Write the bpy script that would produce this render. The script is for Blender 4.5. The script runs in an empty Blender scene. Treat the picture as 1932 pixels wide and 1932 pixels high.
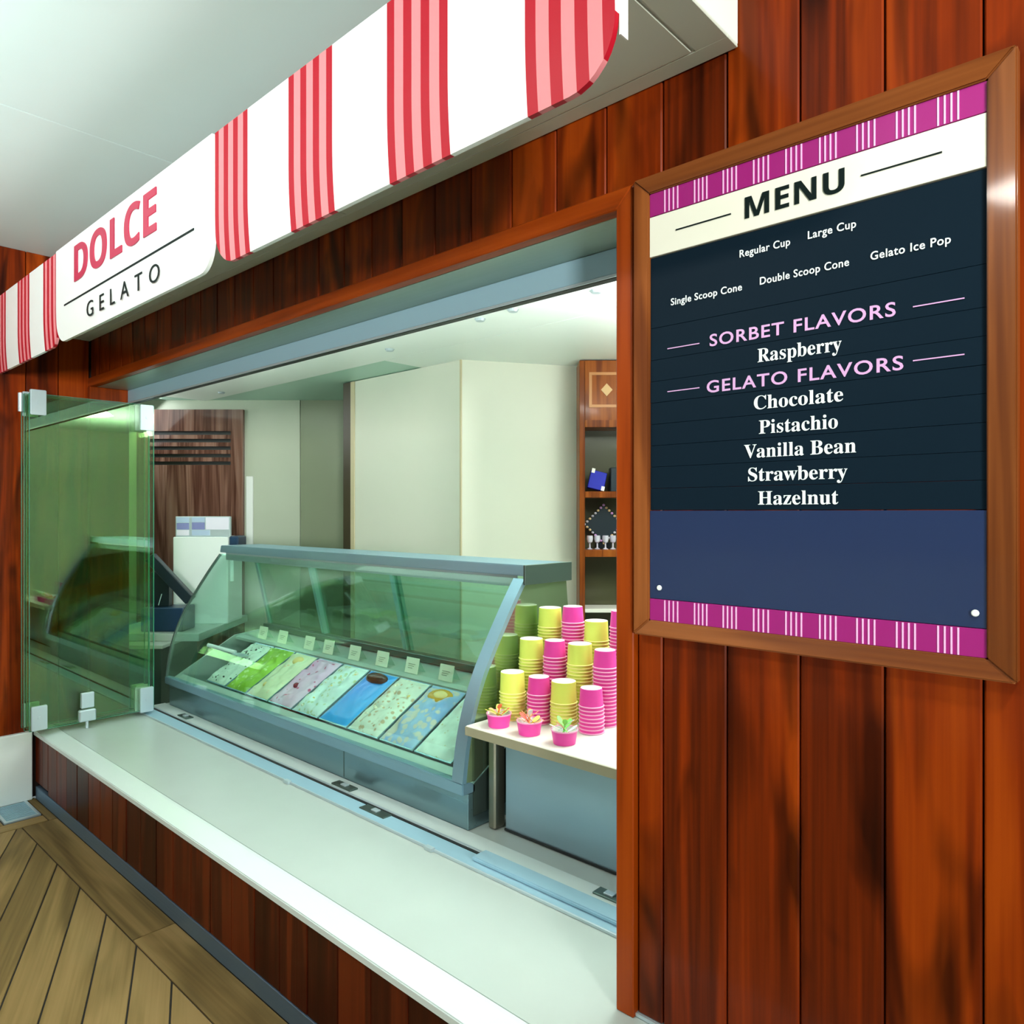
import bpy, bmesh, math, random
from mathutils import Vector, Matrix, noise
random.seed(7)
S = bpy.context.scene
COL = S.collection
R = math.radians

# ------------------------------------------------------------------ camera
cam = bpy.data.cameras.new('camera')
cam.sensor_width = 36.0
cam.lens = 36.0 * 1383.0 / 1932.0
cam.clip_start = 0.05
camo = bpy.data.objects.new('camera', cam)
camo.location = (0.0, -1.5, 1.6)
camo.rotation_euler = (R(90), 0, R(42.56))
COL.objects.link(camo)
S.camera = camo

# ------------------------------------------------------------------ world, exposure
w = bpy.data.worlds.new('world')
S.world = w
w.use_nodes = True
nt = w.node_tree
bg = nt.nodes['Background']
tc = nt.nodes.new('ShaderNodeTexCoord')
sx = nt.nodes.new('ShaderNodeSeparateXYZ')
rp = nt.nodes.new('ShaderNodeValToRGB')
nt.links.new(tc.outputs['Generated'], sx.inputs[0])
mr = nt.nodes.new('ShaderNodeMapRange')
mr.inputs['From Min'].default_value = -1
mr.inputs['From Max'].default_value = 1
nt.links.new(sx.outputs['Z'], mr.inputs['Value'])
nt.links.new(mr.outputs['Result'], rp.inputs[0])
rp.color_ramp.elements[0].position = 0.44
rp.color_ramp.elements[0].color = (0.50, 0.60, 0.60, 1)
rp.color_ramp.elements[1].position = 0.52
rp.color_ramp.elements[1].color = (0.86, 0.97, 1.0, 1)
nt.links.new(rp.outputs[0], bg.inputs['Color'])
bg.inputs['Strength'].default_value = 0.30
S.view_settings.view_transform = 'Standard'
S.view_settings.look = 'None'
S.view_settings.gamma = 1
S.view_settings.use_curve_mapping = False
S.view_settings.exposure = 0.0
S.cycles.transparent_max_bounces = 32


def lamp(name, loc, target, size, power, color=(1, 1, 1), size_y=None):
    l = bpy.data.lights.new(name, 'AREA')
    l.energy = power
    l.color = color
    l.size = size
    if size_y:
        l.shape = 'RECTANGLE'
        l.size_y = size_y
    o = bpy.data.objects.new(name, l)
    o.location = loc
    o.rotation_euler = (Vector(target) - Vector(loc)).to_track_quat('-Z', 'Y').to_euler()
    COL.objects.link(o)
    return o


KEY = lamp('promenade_lamp', (8.7, -7.0, 1.70), (-1.5, 0, 1.6), 1.5, 1500, (1.0, 0.98, 0.93))
UP = lamp('deckhead_fill', (-2.9, -1.85, 2.35), (-2.9, -1.75, 3.0), 3.4, 50, (0.86, 1.0, 0.98), 0.2)  # added lamp out of view, brightens the deckhead
for _x, _y, _p in ((0.55, -0.85, 30), (-1.7, -2.0, 30), (-4.0, -2.6, 12)):
    lamp('deck_fill_lamp', (_x, _y, 3.03), (_x, _y + 0.2, 0), 0.22, _p, (1.0, 0.96, 0.88))  # added fill lamps, unseen: lift the plank wall and counter
HEADFILL = lamp('header_fill', (-3.3, 0.37, 2.40), (-3.3, 0.52, 2.60), 5.6, 42, (0.93, 1.0, 0.95), 0.08)  # added strip hidden behind the header to brighten the shop ceiling
HEADFILL.data.spread = R(120)
INT = lamp('interior_fill', (-1.35, 1.9, 2.56), (-1.9, 1.6, 0.5), 0.9, 34, (1.0, 0.98, 0.9))  # added interior fill, hidden behind the front wall
INT3 = lamp('cup_shelf_fill', (-1.35, 0.95, 2.57), (-1.6, 0.7, 0.8), 0.3, 9, (1.0, 0.98, 0.92))  # added unseen lamp that brightens the cup stacks
INT4 = lamp('shop_ceiling_fill', (-1.0, 1.45, 2.0), (-1.0, 1.451, 2.60), 0.9, 68, (0.95, 1.0, 0.96))  # added fill without a fixture, lights the ceiling from below
INT2 = lamp('interior_rear_lamp', (-6.6, 0.9, 2.5), (-5.6, 1.8, 1.0), 0.6, 7, (0.95, 1.0, 0.98))


# ------------------------------------------------------------------ materials
def mat(name, col=(0.8, 0.8, 0.8), rough=0.5, metal=0.0, coat=0.0, spec=0.5, emit=None, es=0):
    m = bpy.data.materials.new(name)
    m.use_nodes = True
    b = m.node_tree.nodes['Principled BSDF']
    b.inputs['Base Color'].default_value = (*col, 1)
    b.inputs['Roughness'].default_value = rough
    b.inputs['Metallic'].default_value = metal
    b.inputs['Coat Weight'].default_value = coat
    b.inputs['Coat Roughness'].default_value = 0.08
    b.inputs['Specular IOR Level'].default_value = spec
    if emit:
        b.inputs['Emission Color'].default_value = (*emit, 1)
        b.inputs['Emission Strength'].default_value = es
    return m


def N(m, t):
    return m.node_tree.nodes.new('ShaderNode' + t)


def L(m, a, b):
    m.node_tree.links.new(a, b)


def coords(m, scale, per_object=True):
    tc = N(m, 'TexCoord')
    mp = N(m, 'Mapping')
    mp.inputs['Scale'].default_value = scale
    L(m, tc.outputs['Object'], mp.inputs['Vector'])
    if per_object:
        oi = N(m, 'ObjectInfo')
        mul = N(m, 'VectorMath')
        mul.operation = 'MULTIPLY'
        mul.inputs[1].default_value = (37.0, 11.0, 53.0)
        L(m, oi.outputs['Random'], mul.inputs[0])
        L(m, mul.outputs[0], mp.inputs['Location'])
    return mp


def wood(name, cols, scale=(9, 9, 0.55), rough=0.34, coat=0.35, vary=0.25, knots=False, fine=90.0):
    """cols: dark, mid, light (linear rgb); grain runs along local z"""
    m = mat(name, cols[1], rough, 0, coat * 0.5, 0.12)
    b = m.node_tree.nodes['Principled BSDF']
    mp = coords(m, scale)
    n1 = N(m, 'TexNoise')
    n1.inputs['Scale'].default_value = 1.0
    n1.inputs['Detail'].default_value = 3
    n1.inputs['Distortion'].default_value = 0.6
    L(m, mp.outputs[0], n1.inputs['Vector'])
    # annual rings: contour bands of the smooth noise
    mu = N(m, 'Math'); mu.operation = 'MULTIPLY'; mu.inputs[1].default_value = 24
    L(m, n1.outputs['Fac'], mu.inputs[0])
    si = N(m, 'Math'); si.operation = 'SINE'
    L(m, mu.outputs[0], si.inputs[0])
    ri = N(m, 'MapRange')
    ri.inputs['From Min'].default_value = -1
    L(m, si.outputs[0], ri.inputs['Value'])
    # fine pores
    tc = N(m, 'TexCoord')
    mp2 = N(m, 'Mapping')
    mp2.inputs['Scale'].default_value = (fine, fine, fine * 0.022)
    L(m, tc.outputs['Object'], mp2.inputs['Vector'])
    n2 = N(m, 'TexNoise')
    n2.inputs['Scale'].default_value = 1.0
    n2.inputs['Detail'].default_value = 4
    L(m, mp2.outputs[0], n2.inputs['Vector'])
    # large cloud
    mix = N(m, 'Math'); mix.operation = 'MULTIPLY_ADD'
    mix.inputs[1].default_value = 0.22
    L(m, ri.outputs[0], mix.inputs[0])
    m3 = N(m, 'Math'); m3.operation = 'MULTIPLY'; m3.inputs[1].default_value = 0.55
    L(m, n1.outputs['Fac'], m3.inputs[0])
    m4 = N(m, 'Math'); m4.operation = 'MULTIPLY_ADD'; m4.inputs[1].default_value = 0.32
    L(m, n2.outputs['Fac'], m4.inputs[0]); L(m, m3.outputs[0], m4.inputs[2])
    L(m, m4.outputs[0], mix.inputs[2])
    oi = N(m, 'ObjectInfo')
    m5 = N(m, 'Math'); m5.operation = 'MULTIPLY_ADD'; m5.inputs[1].default_value = vary
    L(m, oi.outputs['Random'], m5.inputs[0]); L(m, mix.outputs[0], m5.inputs[2])
    cr = N(m, 'ValToRGB')
    e = cr.color_ramp.elements
    e[0].position = 0.38; e[0].color = (*cols[0], 1)
    e[1].position = 0.90; e[1].color = (*cols[2], 1)
    k = e.new(0.64); k.color = (*cols[1], 1)
    L(m, m5.outputs[0], cr.inputs[0])
    if knots:
        # dark figure and knots in the timber, with a place of their own on each board
        mk = coords(m, (7, 7, 1.6))
        nk = N(m, 'TexNoise'); nk.inputs['Scale'].default_value = 1.0; nk.inputs['Detail'].default_value = 2
        nk.inputs['Distortion'].default_value = 1.2
        L(m, mk.outputs[0], nk.inputs['Vector'])
        rk = N(m, 'MapRange')
        rk.inputs['From Min'].default_value = 0.50; rk.inputs['From Max'].default_value = 0.68
        rk.inputs['To Min'].default_value = 1.0; rk.inputs['To Max'].default_value = 0.22
        L(m, nk.outputs['Fac'], rk.inputs['Value'])
        mk2 = N(m, 'Mix'); mk2.data_type = 'RGBA'; mk2.blend_type = 'MULTIPLY'; mk2.inputs['Factor'].default_value = 1
        L(m, cr.outputs[0], mk2.inputs['A']); L(m, rk.outputs[0], mk2.inputs['B'])
        L(m, mk2.outputs['Result'], b.inputs['Base Color'])
    else:
        L(m, cr.outputs[0], b.inputs['Base Color'])
    bp = N(m, 'Bump')
    bp.inputs['Strength'].default_value = 0.12
    bp.inputs['Distance'].default_value = 0.002
    L(m, n2.outputs['Fac'], bp.inputs['Height'])
    L(m, bp.outputs[0], b.inputs['Normal'])
    return m


def brushed(name, col, rough=0.28, axis='x', metal=0.95, amount=0.12):
    m = mat(name, col, rough, metal)
    b = m.node_tree.nodes['Principled BSDF']
    sc = {'x': (1.2, 60, 160), 'z': (160, 60, 1.2)}[axis]
    mp = coords(m, sc, False)
    n = N(m, 'TexNoise'); n.inputs['Scale'].default_value = 1.0; n.inputs['Detail'].default_value = 3
    L(m, mp.outputs[0], n.inputs['Vector'])
    r_ = N(m, 'MapRange')
    r_.inputs['To Min'].default_value = rough - amount / 2
    r_.inputs['To Max'].default_value = rough + amount
    L(m, n.outputs['Fac'], r_.inputs['Value']); L(m, r_.outputs[0], b.inputs['Roughness'])
    return m


def paint(name, col, rough=0.5, sc=3.0, amt=0.05, spec=0.5, coat=0.0):
    m = mat(name, col, rough, 0, coat, spec)
    b = m.node_tree.nodes['Principled BSDF']
    mp = coords(m, (sc, sc, sc), False)
    n = N(m, 'TexNoise'); n.inputs['Scale'].default_value = 1.0; n.inputs['Detail'].default_value = 5
    L(m, mp.outputs[0], n.inputs['Vector'])
    hs = N(m, 'HueSaturation')
    hs.inputs['Color'].default_value = (*col, 1)
    r_ = N(m, 'MapRange')
    r_.inputs['To Min'].default_value = 1 - amt
    r_.inputs['To Max'].default_value = 1 + amt
    L(m, n.outputs['Fac'], r_.inputs['Value']); L(m, r_.outputs[0], hs.inputs['Value'])
    L(m, hs.outputs[0], b.inputs['Base Color'])
    return m


def thin_glass(name, tint, refl=1.0, rough=0.0):
    m = bpy.data.materials.new(name)
    m.use_nodes = True
    t = m.node_tree
    t.nodes.remove(t.nodes['Principled BSDF'])
    tr = N(m, 'BsdfTransparent'); tr.inputs[0].default_value = (*tint, 1)
    gl = N(m, 'BsdfGlossy'); gl.inputs['Roughness'].default_value = rough
    gl.inputs['Color'].default_value = (refl * 0.86, refl, refl * 0.93, 1)
    lw = N(m, 'LayerWeight'); lw.inputs['Blend'].default_value = 0.5
    pw = N(m, 'Math'); pw.operation = 'POWER'; pw.inputs[1].default_value = 4.0
    L(m, lw.outputs['Facing'], pw.inputs[0])
    fr = N(m, 'Math'); fr.operation = 'MULTIPLY_ADD'; fr.inputs[1].default_value = 0.90; fr.inputs[2].default_value = 0.045
    L(m, pw.outputs[0], fr.inputs[0])
    mx = N(m, 'MixShader')
    L(m, fr.outputs[0], mx.inputs[0]); L(m, tr.outputs[0], mx.inputs[1]); L(m, gl.outputs[0], mx.inputs[2])
    L(m, mx.outputs[0], t.nodes['Material Output'].inputs['Surface'])
    return m


def speckle(name, base, spots, scale=60, thr=0.12, rough=0.45, second=None):
    m = mat(name, base, rough)
    b = m.node_tree.nodes['Principled BSDF']
    mp = coords(m, (scale, scale, scale))
    v = N(m, 'TexVoronoi'); v.inputs['Scale'].default_value = 1.0
    L(m, mp.outputs[0], v.inputs['Vector'])
    n = N(m, 'TexNoise'); n.inputs['Scale'].default_value = 0.35; n.inputs['Detail'].default_value = 3
    L(m, mp.outputs[0], n.inputs['Vector'])
    sb = N(m, 'Math'); sb.operation = 'MULTIPLY'
    L(m, v.outputs['Distance'], sb.inputs[0]); L(m, n.outputs['Fac'], sb.inputs[1])
    lt = N(m, 'MapRange')
    lt.inputs['From Min'].default_value = thr
    lt.inputs['From Max'].default_value = thr * 1.6
    lt.inputs['To Min'].default_value = 1
    lt.inputs['To Max'].default_value = 0
    L(m, sb.outputs[0], lt.inputs['Value'])
    base_out = None
    mx0 = N(m, 'Mix'); mx0.data_type = 'RGBA'
    mx0.inputs['A'].default_value = (*base, 1)
    mx0.inputs['B'].default_value = (*(second or tuple(c * 0.8 for c in base)), 1)
    n3 = N(m, 'TexNoise'); n3.inputs['Scale'].default_value = 0.2
    L(m, mp.outputs[0], n3.inputs['Vector'])
    rr = N(m, 'MapRange'); rr.inputs['From Min'].default_value = 0.4; rr.inputs['From Max'].default_value = 0.65
    L(m, n3.outputs['Fac'], rr.inputs['Value']); L(m, rr.outputs[0], mx0.inputs['Factor'])
    mx = N(m, 'Mix'); mx.data_type = 'RGBA'
    L(m, mx0.outputs['Result'], mx.inputs['A'])
    mx.inputs['B'].default_value = (*spots, 1)
    L(m, lt.outputs[0], mx.inputs['Factor'])
    L(m, mx.outputs['Result'], b.inputs['Base Color'])
    return m


WALLWOOD = wood('polished_teak', ((0.070, 0.009, 0.001), (0.20, 0.023, 0.0010), (0.33, 0.050, 0.002)), knots=True, coat=0.15, rough=0.38)
FASCIAWOOD = wood('dark_red_wood', ((0.022, 0.003, 0.001), (0.055, 0.007, 0.002), (0.12, 0.017, 0.003)), vary=0.35, coat=0.12)
TRIMWOOD = wood('frame_wood', ((0.14, 0.020, 0.001), (0.27, 0.040, 0.002), (0.36, 0.060, 0.004)), vary=0.1, coat=0.15)
MENUWOOD = wood('menu_frame_wood', ((0.10, 0.025, 0.006), (0.20, 0.058, 0.012), (0.30, 0.10, 0.025)), vary=0.1, coat=0.3)
DECKWOOD = wood('deck_teak', ((0.11, 0.075, 0.028), (0.20, 0.135, 0.05), (0.30, 0.20, 0.08)), scale=(5, 5, 0.6), rough=0.55, coat=0.05, vary=0.22)
DOORWOOD = wood('louvre_door_wood', ((0.06, 0.020, 0.012), (0.17, 0.085, 0.060), (0.28, 0.18, 0.14)), rough=0.25, coat=0.6, vary=0.0)
CABWOOD = wood('cabinet_wood', ((0.12, 0.025, 0.005), (0.26, 0.065, 0.010), (0.36, 0.11, 0.02)), vary=0.05)
CAULK = mat('deck_caulk', (0.012, 0.012, 0.012), 0.7)
DARKGAP = mat('dark_joint', (0.02, 0.007, 0.003), 0.8)
WHITEP = paint('white_plinth_paint', (0.80, 0.90, 0.87), 0.4, 4, 0.03)
CEILP = paint('deckhead_paint', (0.78, 0.90, 0.88), 0.35, 1.2, 0.06)
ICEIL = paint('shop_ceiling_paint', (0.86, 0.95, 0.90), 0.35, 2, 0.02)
ICEIL2 = paint('rear_ceiling_shade', (0.42, 0.66, 0.55), 0.4, 2, 0.05)  # darker mint tone paints shade into the rear ceiling
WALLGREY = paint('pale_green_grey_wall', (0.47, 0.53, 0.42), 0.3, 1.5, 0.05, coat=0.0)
WALLDARK = paint('shaded_green_grey_wall', (0.22, 0.26, 0.17), 0.3, 1.5, 0.07, coat=0.1)  # darker copy of the wall colour, recess shade painted in
CREAM = paint('cream_wall', (0.68, 0.70, 0.59), 0.45, 1.2, 0.04)
CREAMEDGE = mat('cream_edge', (0.55, 0.48, 0.30), 0.4)
BROWNEDGE = mat('brown_edge', (0.045, 0.035, 0.015), 0.4)
COUNTER = paint('counter_solid_surface', (0.43, 0.50, 0.47), 0.32, 5, 0.05)
NOSING = paint('counter_nosing', (0.64, 0.74, 0.72), 0.28, 5, 0.03)
STEEL = brushed('brushed_steel', (0.24, 0.36, 0.39), 0.28)
STEELB = brushed('steel_frame', (0.28, 0.46, 0.56), 0.42, metal=0.8)
STEELD = brushed('dark_steel', (0.10, 0.15, 0.13), 0.30, metal=0.7)
STEELL = brushed('satin_aluminium', (0.55, 0.66, 0.70), 0.40, metal=0.6)
KICK = brushed('kick_steel', (0.15, 0.23, 0.32), 0.45, metal=0.7)
LINER = brushed('header_liner', (0.34, 0.44, 0.38), 0.35, metal=0.6)
TRACKB = brushed('blue_grey_track', (0.34, 0.55, 0.66), 0.38, metal=0.2)
BLACK = mat('black_gasket', (0.01, 0.014, 0.014), 0.5)
GLASSF = thin_glass('case_glass', (0.88, 0.97, 0.94))
GLASSR = thin_glass('rear_glass', (0.64, 0.80, 0.70))
GLASSP = thin_glass('folding_panel_glass', (0.87, 0.945, 0.82))
GLASSE = mat('green_glass_edge', (0.05, 0.30, 0.20), 0.08, 0, 1.0)
MIRROR = mat('smoked_side_glass', (0.30, 0.42, 0.26), 0.10, 0.85)
WHITEGL = paint('white_enamel', (0.90, 0.96, 0.94), 0.25, 6, 0.01, coat=0.3)
RED = mat('stripe_red', (0.42, 0.004, 0.018), 0.5, spec=0.2)
PINK = mat('stripe_pink', (0.72, 0.24, 0.26), 0.5, spec=0.2)
REDLET = mat('letter_red', (0.50, 0.02, 0.07), 0.4)
DKLET = mat('letter_black', (0.004, 0.012, 0.011), 0.6, spec=0.15)
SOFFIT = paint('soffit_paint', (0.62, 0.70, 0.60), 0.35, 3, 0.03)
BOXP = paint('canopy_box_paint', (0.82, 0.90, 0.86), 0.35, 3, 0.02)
NAVY = mat('menu_navy', (0.004, 0.013, 0.023), 0.5, spec=0.06)
BLUEP = mat('menu_lower_blue', (0.012, 0.028, 0.090), 0.22, coat=0.25)
MAGENTA = mat('menu_magenta', (0.33, 0.010, 0.18), 0.4)
MSTRIPE = mat('menu_light_stripe', (0.88, 0.52, 0.82), 0.4)
MCREAM = mat('menu_cream', (0.86, 0.90, 0.76), 0.4)
LETW = mat('letter_white', (0.78, 0.92, 0.92), 0.4)
LETP = mat('letter_lilac', (0.64, 0.38, 0.68), 0.4)
CUPP = mat('pink_cup_paper', (0.86, 0.055, 0.40), 0.45)
CUPPR = mat('pink_cup_rim', (0.95, 0.42, 0.66), 0.4)
CUPY = mat('lime_cup_paper', (0.80, 0.92, 0.15), 0.45)
CUPYR = mat('lime_cup_rim', (0.90, 0.88, 0.28), 0.4)
PAPERW = mat('cup_white', (0.92, 0.88, 0.88), 0.5)
NAVYPL = mat('navy_plastic', (0.008, 0.035, 0.085), 0.35)
BLACKPL = mat('black_plastic', (0.006, 0.018, 0.028), 0.35)
SHELFTOP = paint('shelf_stone', (0.74, 0.72, 0.66), 0.35, 8, 0.03)
SHELFEDGE = mat('shelf_edge', (0.33, 0.31, 0.20), 0.4)


# ------------------------------------------------------------------ mesh helpers
class MB:
    def __init__(s):
        s.v = []; s.f = []; s.m = []

    def box(s, x0, x1, y0, y1, z0, z1, mi=0):
        b = len(s.v)
        s.v += [(x0, y0, z0), (x1, y0, z0), (x1, y1, z0), (x0, y1, z0), (x0, y0, z1), (x1, y0, z1), (x1, y1, z1), (x0, y1, z1)]
        for q in ((0, 3, 2, 1), (4, 5, 6, 7), (0, 1, 5, 4), (1, 2, 6, 5), (2, 3, 7, 6), (3, 0, 4, 7)):
            s.f.append(tuple(b + i for i in q)); s.m.append(mi)
        return s

    def prism(s, pts, z0, z1, mi=0):
        """pts ccw in xy, extruded in z"""
        b = len(s.v); n = len(pts)
        s.v += [(p[0], p[1], z0) for p in pts] + [(p[0], p[1], z1) for p in pts]
        s.f.append(tuple(b + i for i in reversed(range(n)))); s.m.append(mi)
        s.f.append(tuple(b + n + i for i in range(n))); s.m.append(mi)
        for i in range(n):
            j = (i + 1) % n
            s.f.append((b + i, b + j, b + n + j, b + n + i)); s.m.append(mi)
        return s

    def prism_x(s, pts, x0, x1, mi=0):
        """pts (y,z), extruded along x"""
        b = len(s.v); n = len(pts)
        s.v += [(x0, p[0], p[1]) for p in pts] + [(x1, p[0], p[1]) for p in pts]
        s.f.append(tuple(b + i for i in reversed(range(n)))); s.m.append(mi)
        s.f.append(tuple(b + n + i for i in range(n))); s.m.append(mi)
        for i in range(n):
            j = (i + 1) % n
            s.f.append((b + i, b + j, b + n + j, b + n + i)); s.m.append(mi)
        return s

    def lathe(s, prof, n=20, cx=0, cy=0, mi=0, mis=None):
        b = len(s.v)
        for r_, z in prof:
            for k in range(n):
                a = 2 * math.pi * k / n
                s.v.append((cx + r_ * math.cos(a), cy + r_ * math.sin(a), z))
        for i in range(len(prof) - 1):
            for k in range(n):
                k2 = (k + 1) % n
                s.f.append((b + i * n + k, b + i * n + k2, b + (i + 1) * n + k2, b + (i + 1) * n + k))
                s.m.append(mis[i] if mis else mi)
        return s

    def cyl(s, p0, p1, r_, n=12, mi=0):
        p0 = Vector(p0); p1 = Vector(p1)
        q = (p1 - p0).to_track_quat('Z', 'Y')
        b = len(s.v)
        for p in (p0, p1):
            for k in range(n):
                a = 2 * math.pi * k / n
                s.v.append(tuple(p + q @ Vector((r_ * math.cos(a), r_ * math.sin(a), 0))))
        for k in range(n):
            k2 = (k + 1) % n
            s.f.append((b + k, b + k2, b + n + k2, b + n + k)); s.m.append(mi)
        s.f.append(tuple(b + i for i in reversed(range(n)))); s.m.append(mi)
        s.f.append(tuple(b + n + i for i in range(n))); s.m.append(mi)
        return s

    def mesh(s, name, mats, bevel=0.0, smooth=False, origin=None, segs=1):
        me = bpy.data.meshes.new(name)
        v = s.v
        if origin:
            v = [(a - origin[0], b - origin[1], c - origin[2]) for a, b, c in v]
        me.from_pydata(v, [], s.f)
        for m in (mats if isinstance(mats, (list, tuple)) else [mats]):
            me.materials.append(m)
        me.polygons.foreach_set('material_index', s.m)
        bm = bmesh.new(); bm.from_mesh(me)
        bmesh.ops.recalc_face_normals(bm, faces=bm.faces)
        if bevel:
            es = [e for e in bm.edges if len(e.link_faces) == 2 and e.calc_face_angle(0) > 0.5]
            bmesh.ops.bevel(bm, geom=es, offset=bevel, segments=segs, affect='EDGES', clamp_overlap=True)
        if smooth:
            for f in bm.faces:
                f.smooth = True
        bm.to_mesh(me); bm.free()
        if smooth:
            me.set_sharp_from_angle(angle=R(38))
        me.update()
        return me


def link(name, data, parent=None, loc=(0, 0, 0), rz=0.0):
    o = bpy.data.objects.new(name, data)
    o.location = loc
    o.rotation_euler = (0, 0, rz)
    if parent:
        o.parent = parent
    COL.objects.link(o)
    return o


def tag(o, label=None, cat=None, group=None, kind=None):
    if label: o['label'] = label
    if cat: o['category'] = cat
    if group: o['group'] = group
    if kind: o['kind'] = kind
    return o


def obj(name, mb, mats, parent=None, bevel=0.0, smooth=False, origin=None, loc=None, rz=0.0, segs=1):
    me = mb.mesh(name, mats, bevel, smooth, origin, segs)
    return link(name, me, parent, loc if loc is not None else (origin or (0, 0, 0)), rz)


def thing(name, label, cat, loc=(0, 0, 0), rz=0.0, group=None):
    return tag(link(name, None, None, loc, rz), label, cat, group)


def struct(name, loc=(0, 0, 0), rz=0.0, label=None):
    return tag(link(name, None, None, loc, rz), label, None, None, 'structure')


def box(name, a, m, parent=None, bevel=0.0, origin='c', smooth=False, segs=1):
    mb = MB().box(*a)
    o = ((a[0] + a[1]) / 2, (a[2] + a[3]) / 2, a[4]) if origin == 'c' else None
    return obj(name, mb, m, parent, bevel, smooth, o, segs=segs)


def text(body, x0, x1, base, cap, y, m, parent, name='lettering', bold=0.0, depth=0.0015, space=1.0, label=None, capref='E', shear=0.0, gap=None):
    """text stood on the plane y facing -y, fitted between x0 and x1 with cap height cap"""
    cu = bpy.data.curves.new('t', 'FONT')
    cu.body = body; cu.space_character = space; cu.offset = bold; cu.extrude = 0.01; cu.resolution_u = 4; cu.shear = shear
    to = bpy.data.objects.new('t', cu); COL.objects.link(to)
    bpy.context.view_layer.update()
    dg = bpy.context.evaluated_depsgraph_get()
    me = bpy.data.meshes.new_from_object(to.evaluated_get(dg))
    cu.body = capref
    bpy.context.view_layer.update()
    dg = bpy.context.evaluated_depsgraph_get()
    mc = bpy.data.meshes.new_from_object(to.evaluated_get(dg))
    ch = max(v.co.y for v in mc.vertices)
    bpy.data.meshes.remove(mc)
    bpy.data.objects.remove(to); bpy.data.curves.remove(cu)
    xa = min(v.co.x for v in me.vertices); xb = max(v.co.x for v in me.vertices)
    kx = (x1 - x0) / (xb - xa); kz = cap / ch
    for v in me.vertices:
        c = v.co.copy()
        v.co = ((c.x - xa) * kx, (-depth if c.z > 0 else 0.0), c.y * kz)
    me.materials.clear(); me.materials.append(m)
    me.name = name
    if gap:
        # separate words or widely spaced letters become meshes of their own
        iv = sorted((min(me.vertices[i].co.x for i in p_.vertices), max(me.vertices[i].co.x for i in p_.vertices), p_.index) for p_ in me.polygons)
        groups = [[iv[0][2]]]; end = iv[0][1]
        for a_, b_, i_ in iv[1:]:
            if a_ - end > gap * cap:
                groups.append([])
            groups[-1].append(i_); end = max(end, b_)
        out = None
        chars = body.split() if len(body.split()) == len(groups) else [c for c in body if c != ' ']
        for k_, g_ in enumerate(groups):
            mp_ = {}; vs = []; fs = []
            for i_ in g_:
                f_ = []
                for vi in me.polygons[i_].vertices:
                    if vi not in mp_:
                        mp_[vi] = len(vs); vs.append(tuple(me.vertices[vi].co))
                    f_.append(mp_[vi])
                fs.append(f_)
            m2 = bpy.data.meshes.new(name); m2.from_pydata(vs, [], fs); m2.materials.append(m); m2.update()
            out = link(name, m2, parent, (x0, y, base))
            if len(chars) == len(groups):
                tag(out, (label or 'lettering').rsplit(' ', len(body.split()))[0] + ' ' + chars[k_])
        return out
    o = link(name, me, parent, (x0, y, base))
    tag(o, label or ('lettering reading ' + body))
    return o


def sansbold(s_):
    return ''.join(chr(0x1D5D4 + ord(c) - 65) for c in s_)


# ================================================================== STRUCTURE
Z_C = 3.05
# ---- exterior deck
fl = struct('floor')
obj('caulk_bed', MB().box(-4.75, 1.6, -4.2, -0.10, -0.06, -0.006), CAULK, fl)


def clip(poly, a, b, c):
    out = []
    for i in range(len(poly)):
        p, q = poly[i], poly[(i + 1) % len(poly)]
        dp = a * p[0] + b * p[1] - c; dq = a * q[0] + b * q[1] - c
        if dp <= 0: out.append(p)
        if dp * dq < 0:
            t = dp / (dp - dq); out.append((p[0] + t * (q[0] - p[0]), p[1] + t * (q[1] - p[1])))
    return out


def deck(poly, ang, name='deck_plank'):
    cx = sum(p[0] for p in poly) / len(poly); cy = sum(p[1] for p in poly) / len(poly)
    # local frame: grain along local z, so build rotated and turn the object
    ca, sa = math.cos(-ang), math.sin(-ang)
    loc = [((p[0] - cx) * ca - (p[1] - cy) * sa, (p[0] - cx) * sa + (p[1] - cy) * ca) for p in poly]
    # local x' = along plank -> map to z of mesh, then rotate the object so that z points along plank
    mb = MB(); n = len(loc)
    mb.v = [(0.0, -q[1], q[0]) for q in loc] + [(-0.03, -q[1], q[0]) for q in loc]
    mb.f = [tuple(range(n)), tuple(reversed(range(n, 2 * n)))] + [(i, i + n, (i + 1) % n + n, (i + 1) % n) for i in range(n)]
    mb.m = [0] * len(mb.f)
    me = mb.mesh(name, DECKWOOD, 0.0015)
    o = link(name, me, fl, (cx, cy, 0))
    # mesh axes: x->world z, y->perp, z->along
    along = Vector((math.cos(ang), math.sin(ang), 0)); perp = Vector((-math.sin(ang), math.cos(ang), 0)); up = Vector((0, 0, 1))
    Rm = Matrix((up, -perp, along)).transposed()
    o.rotation_euler = Rm.to_euler()
    return o


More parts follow.
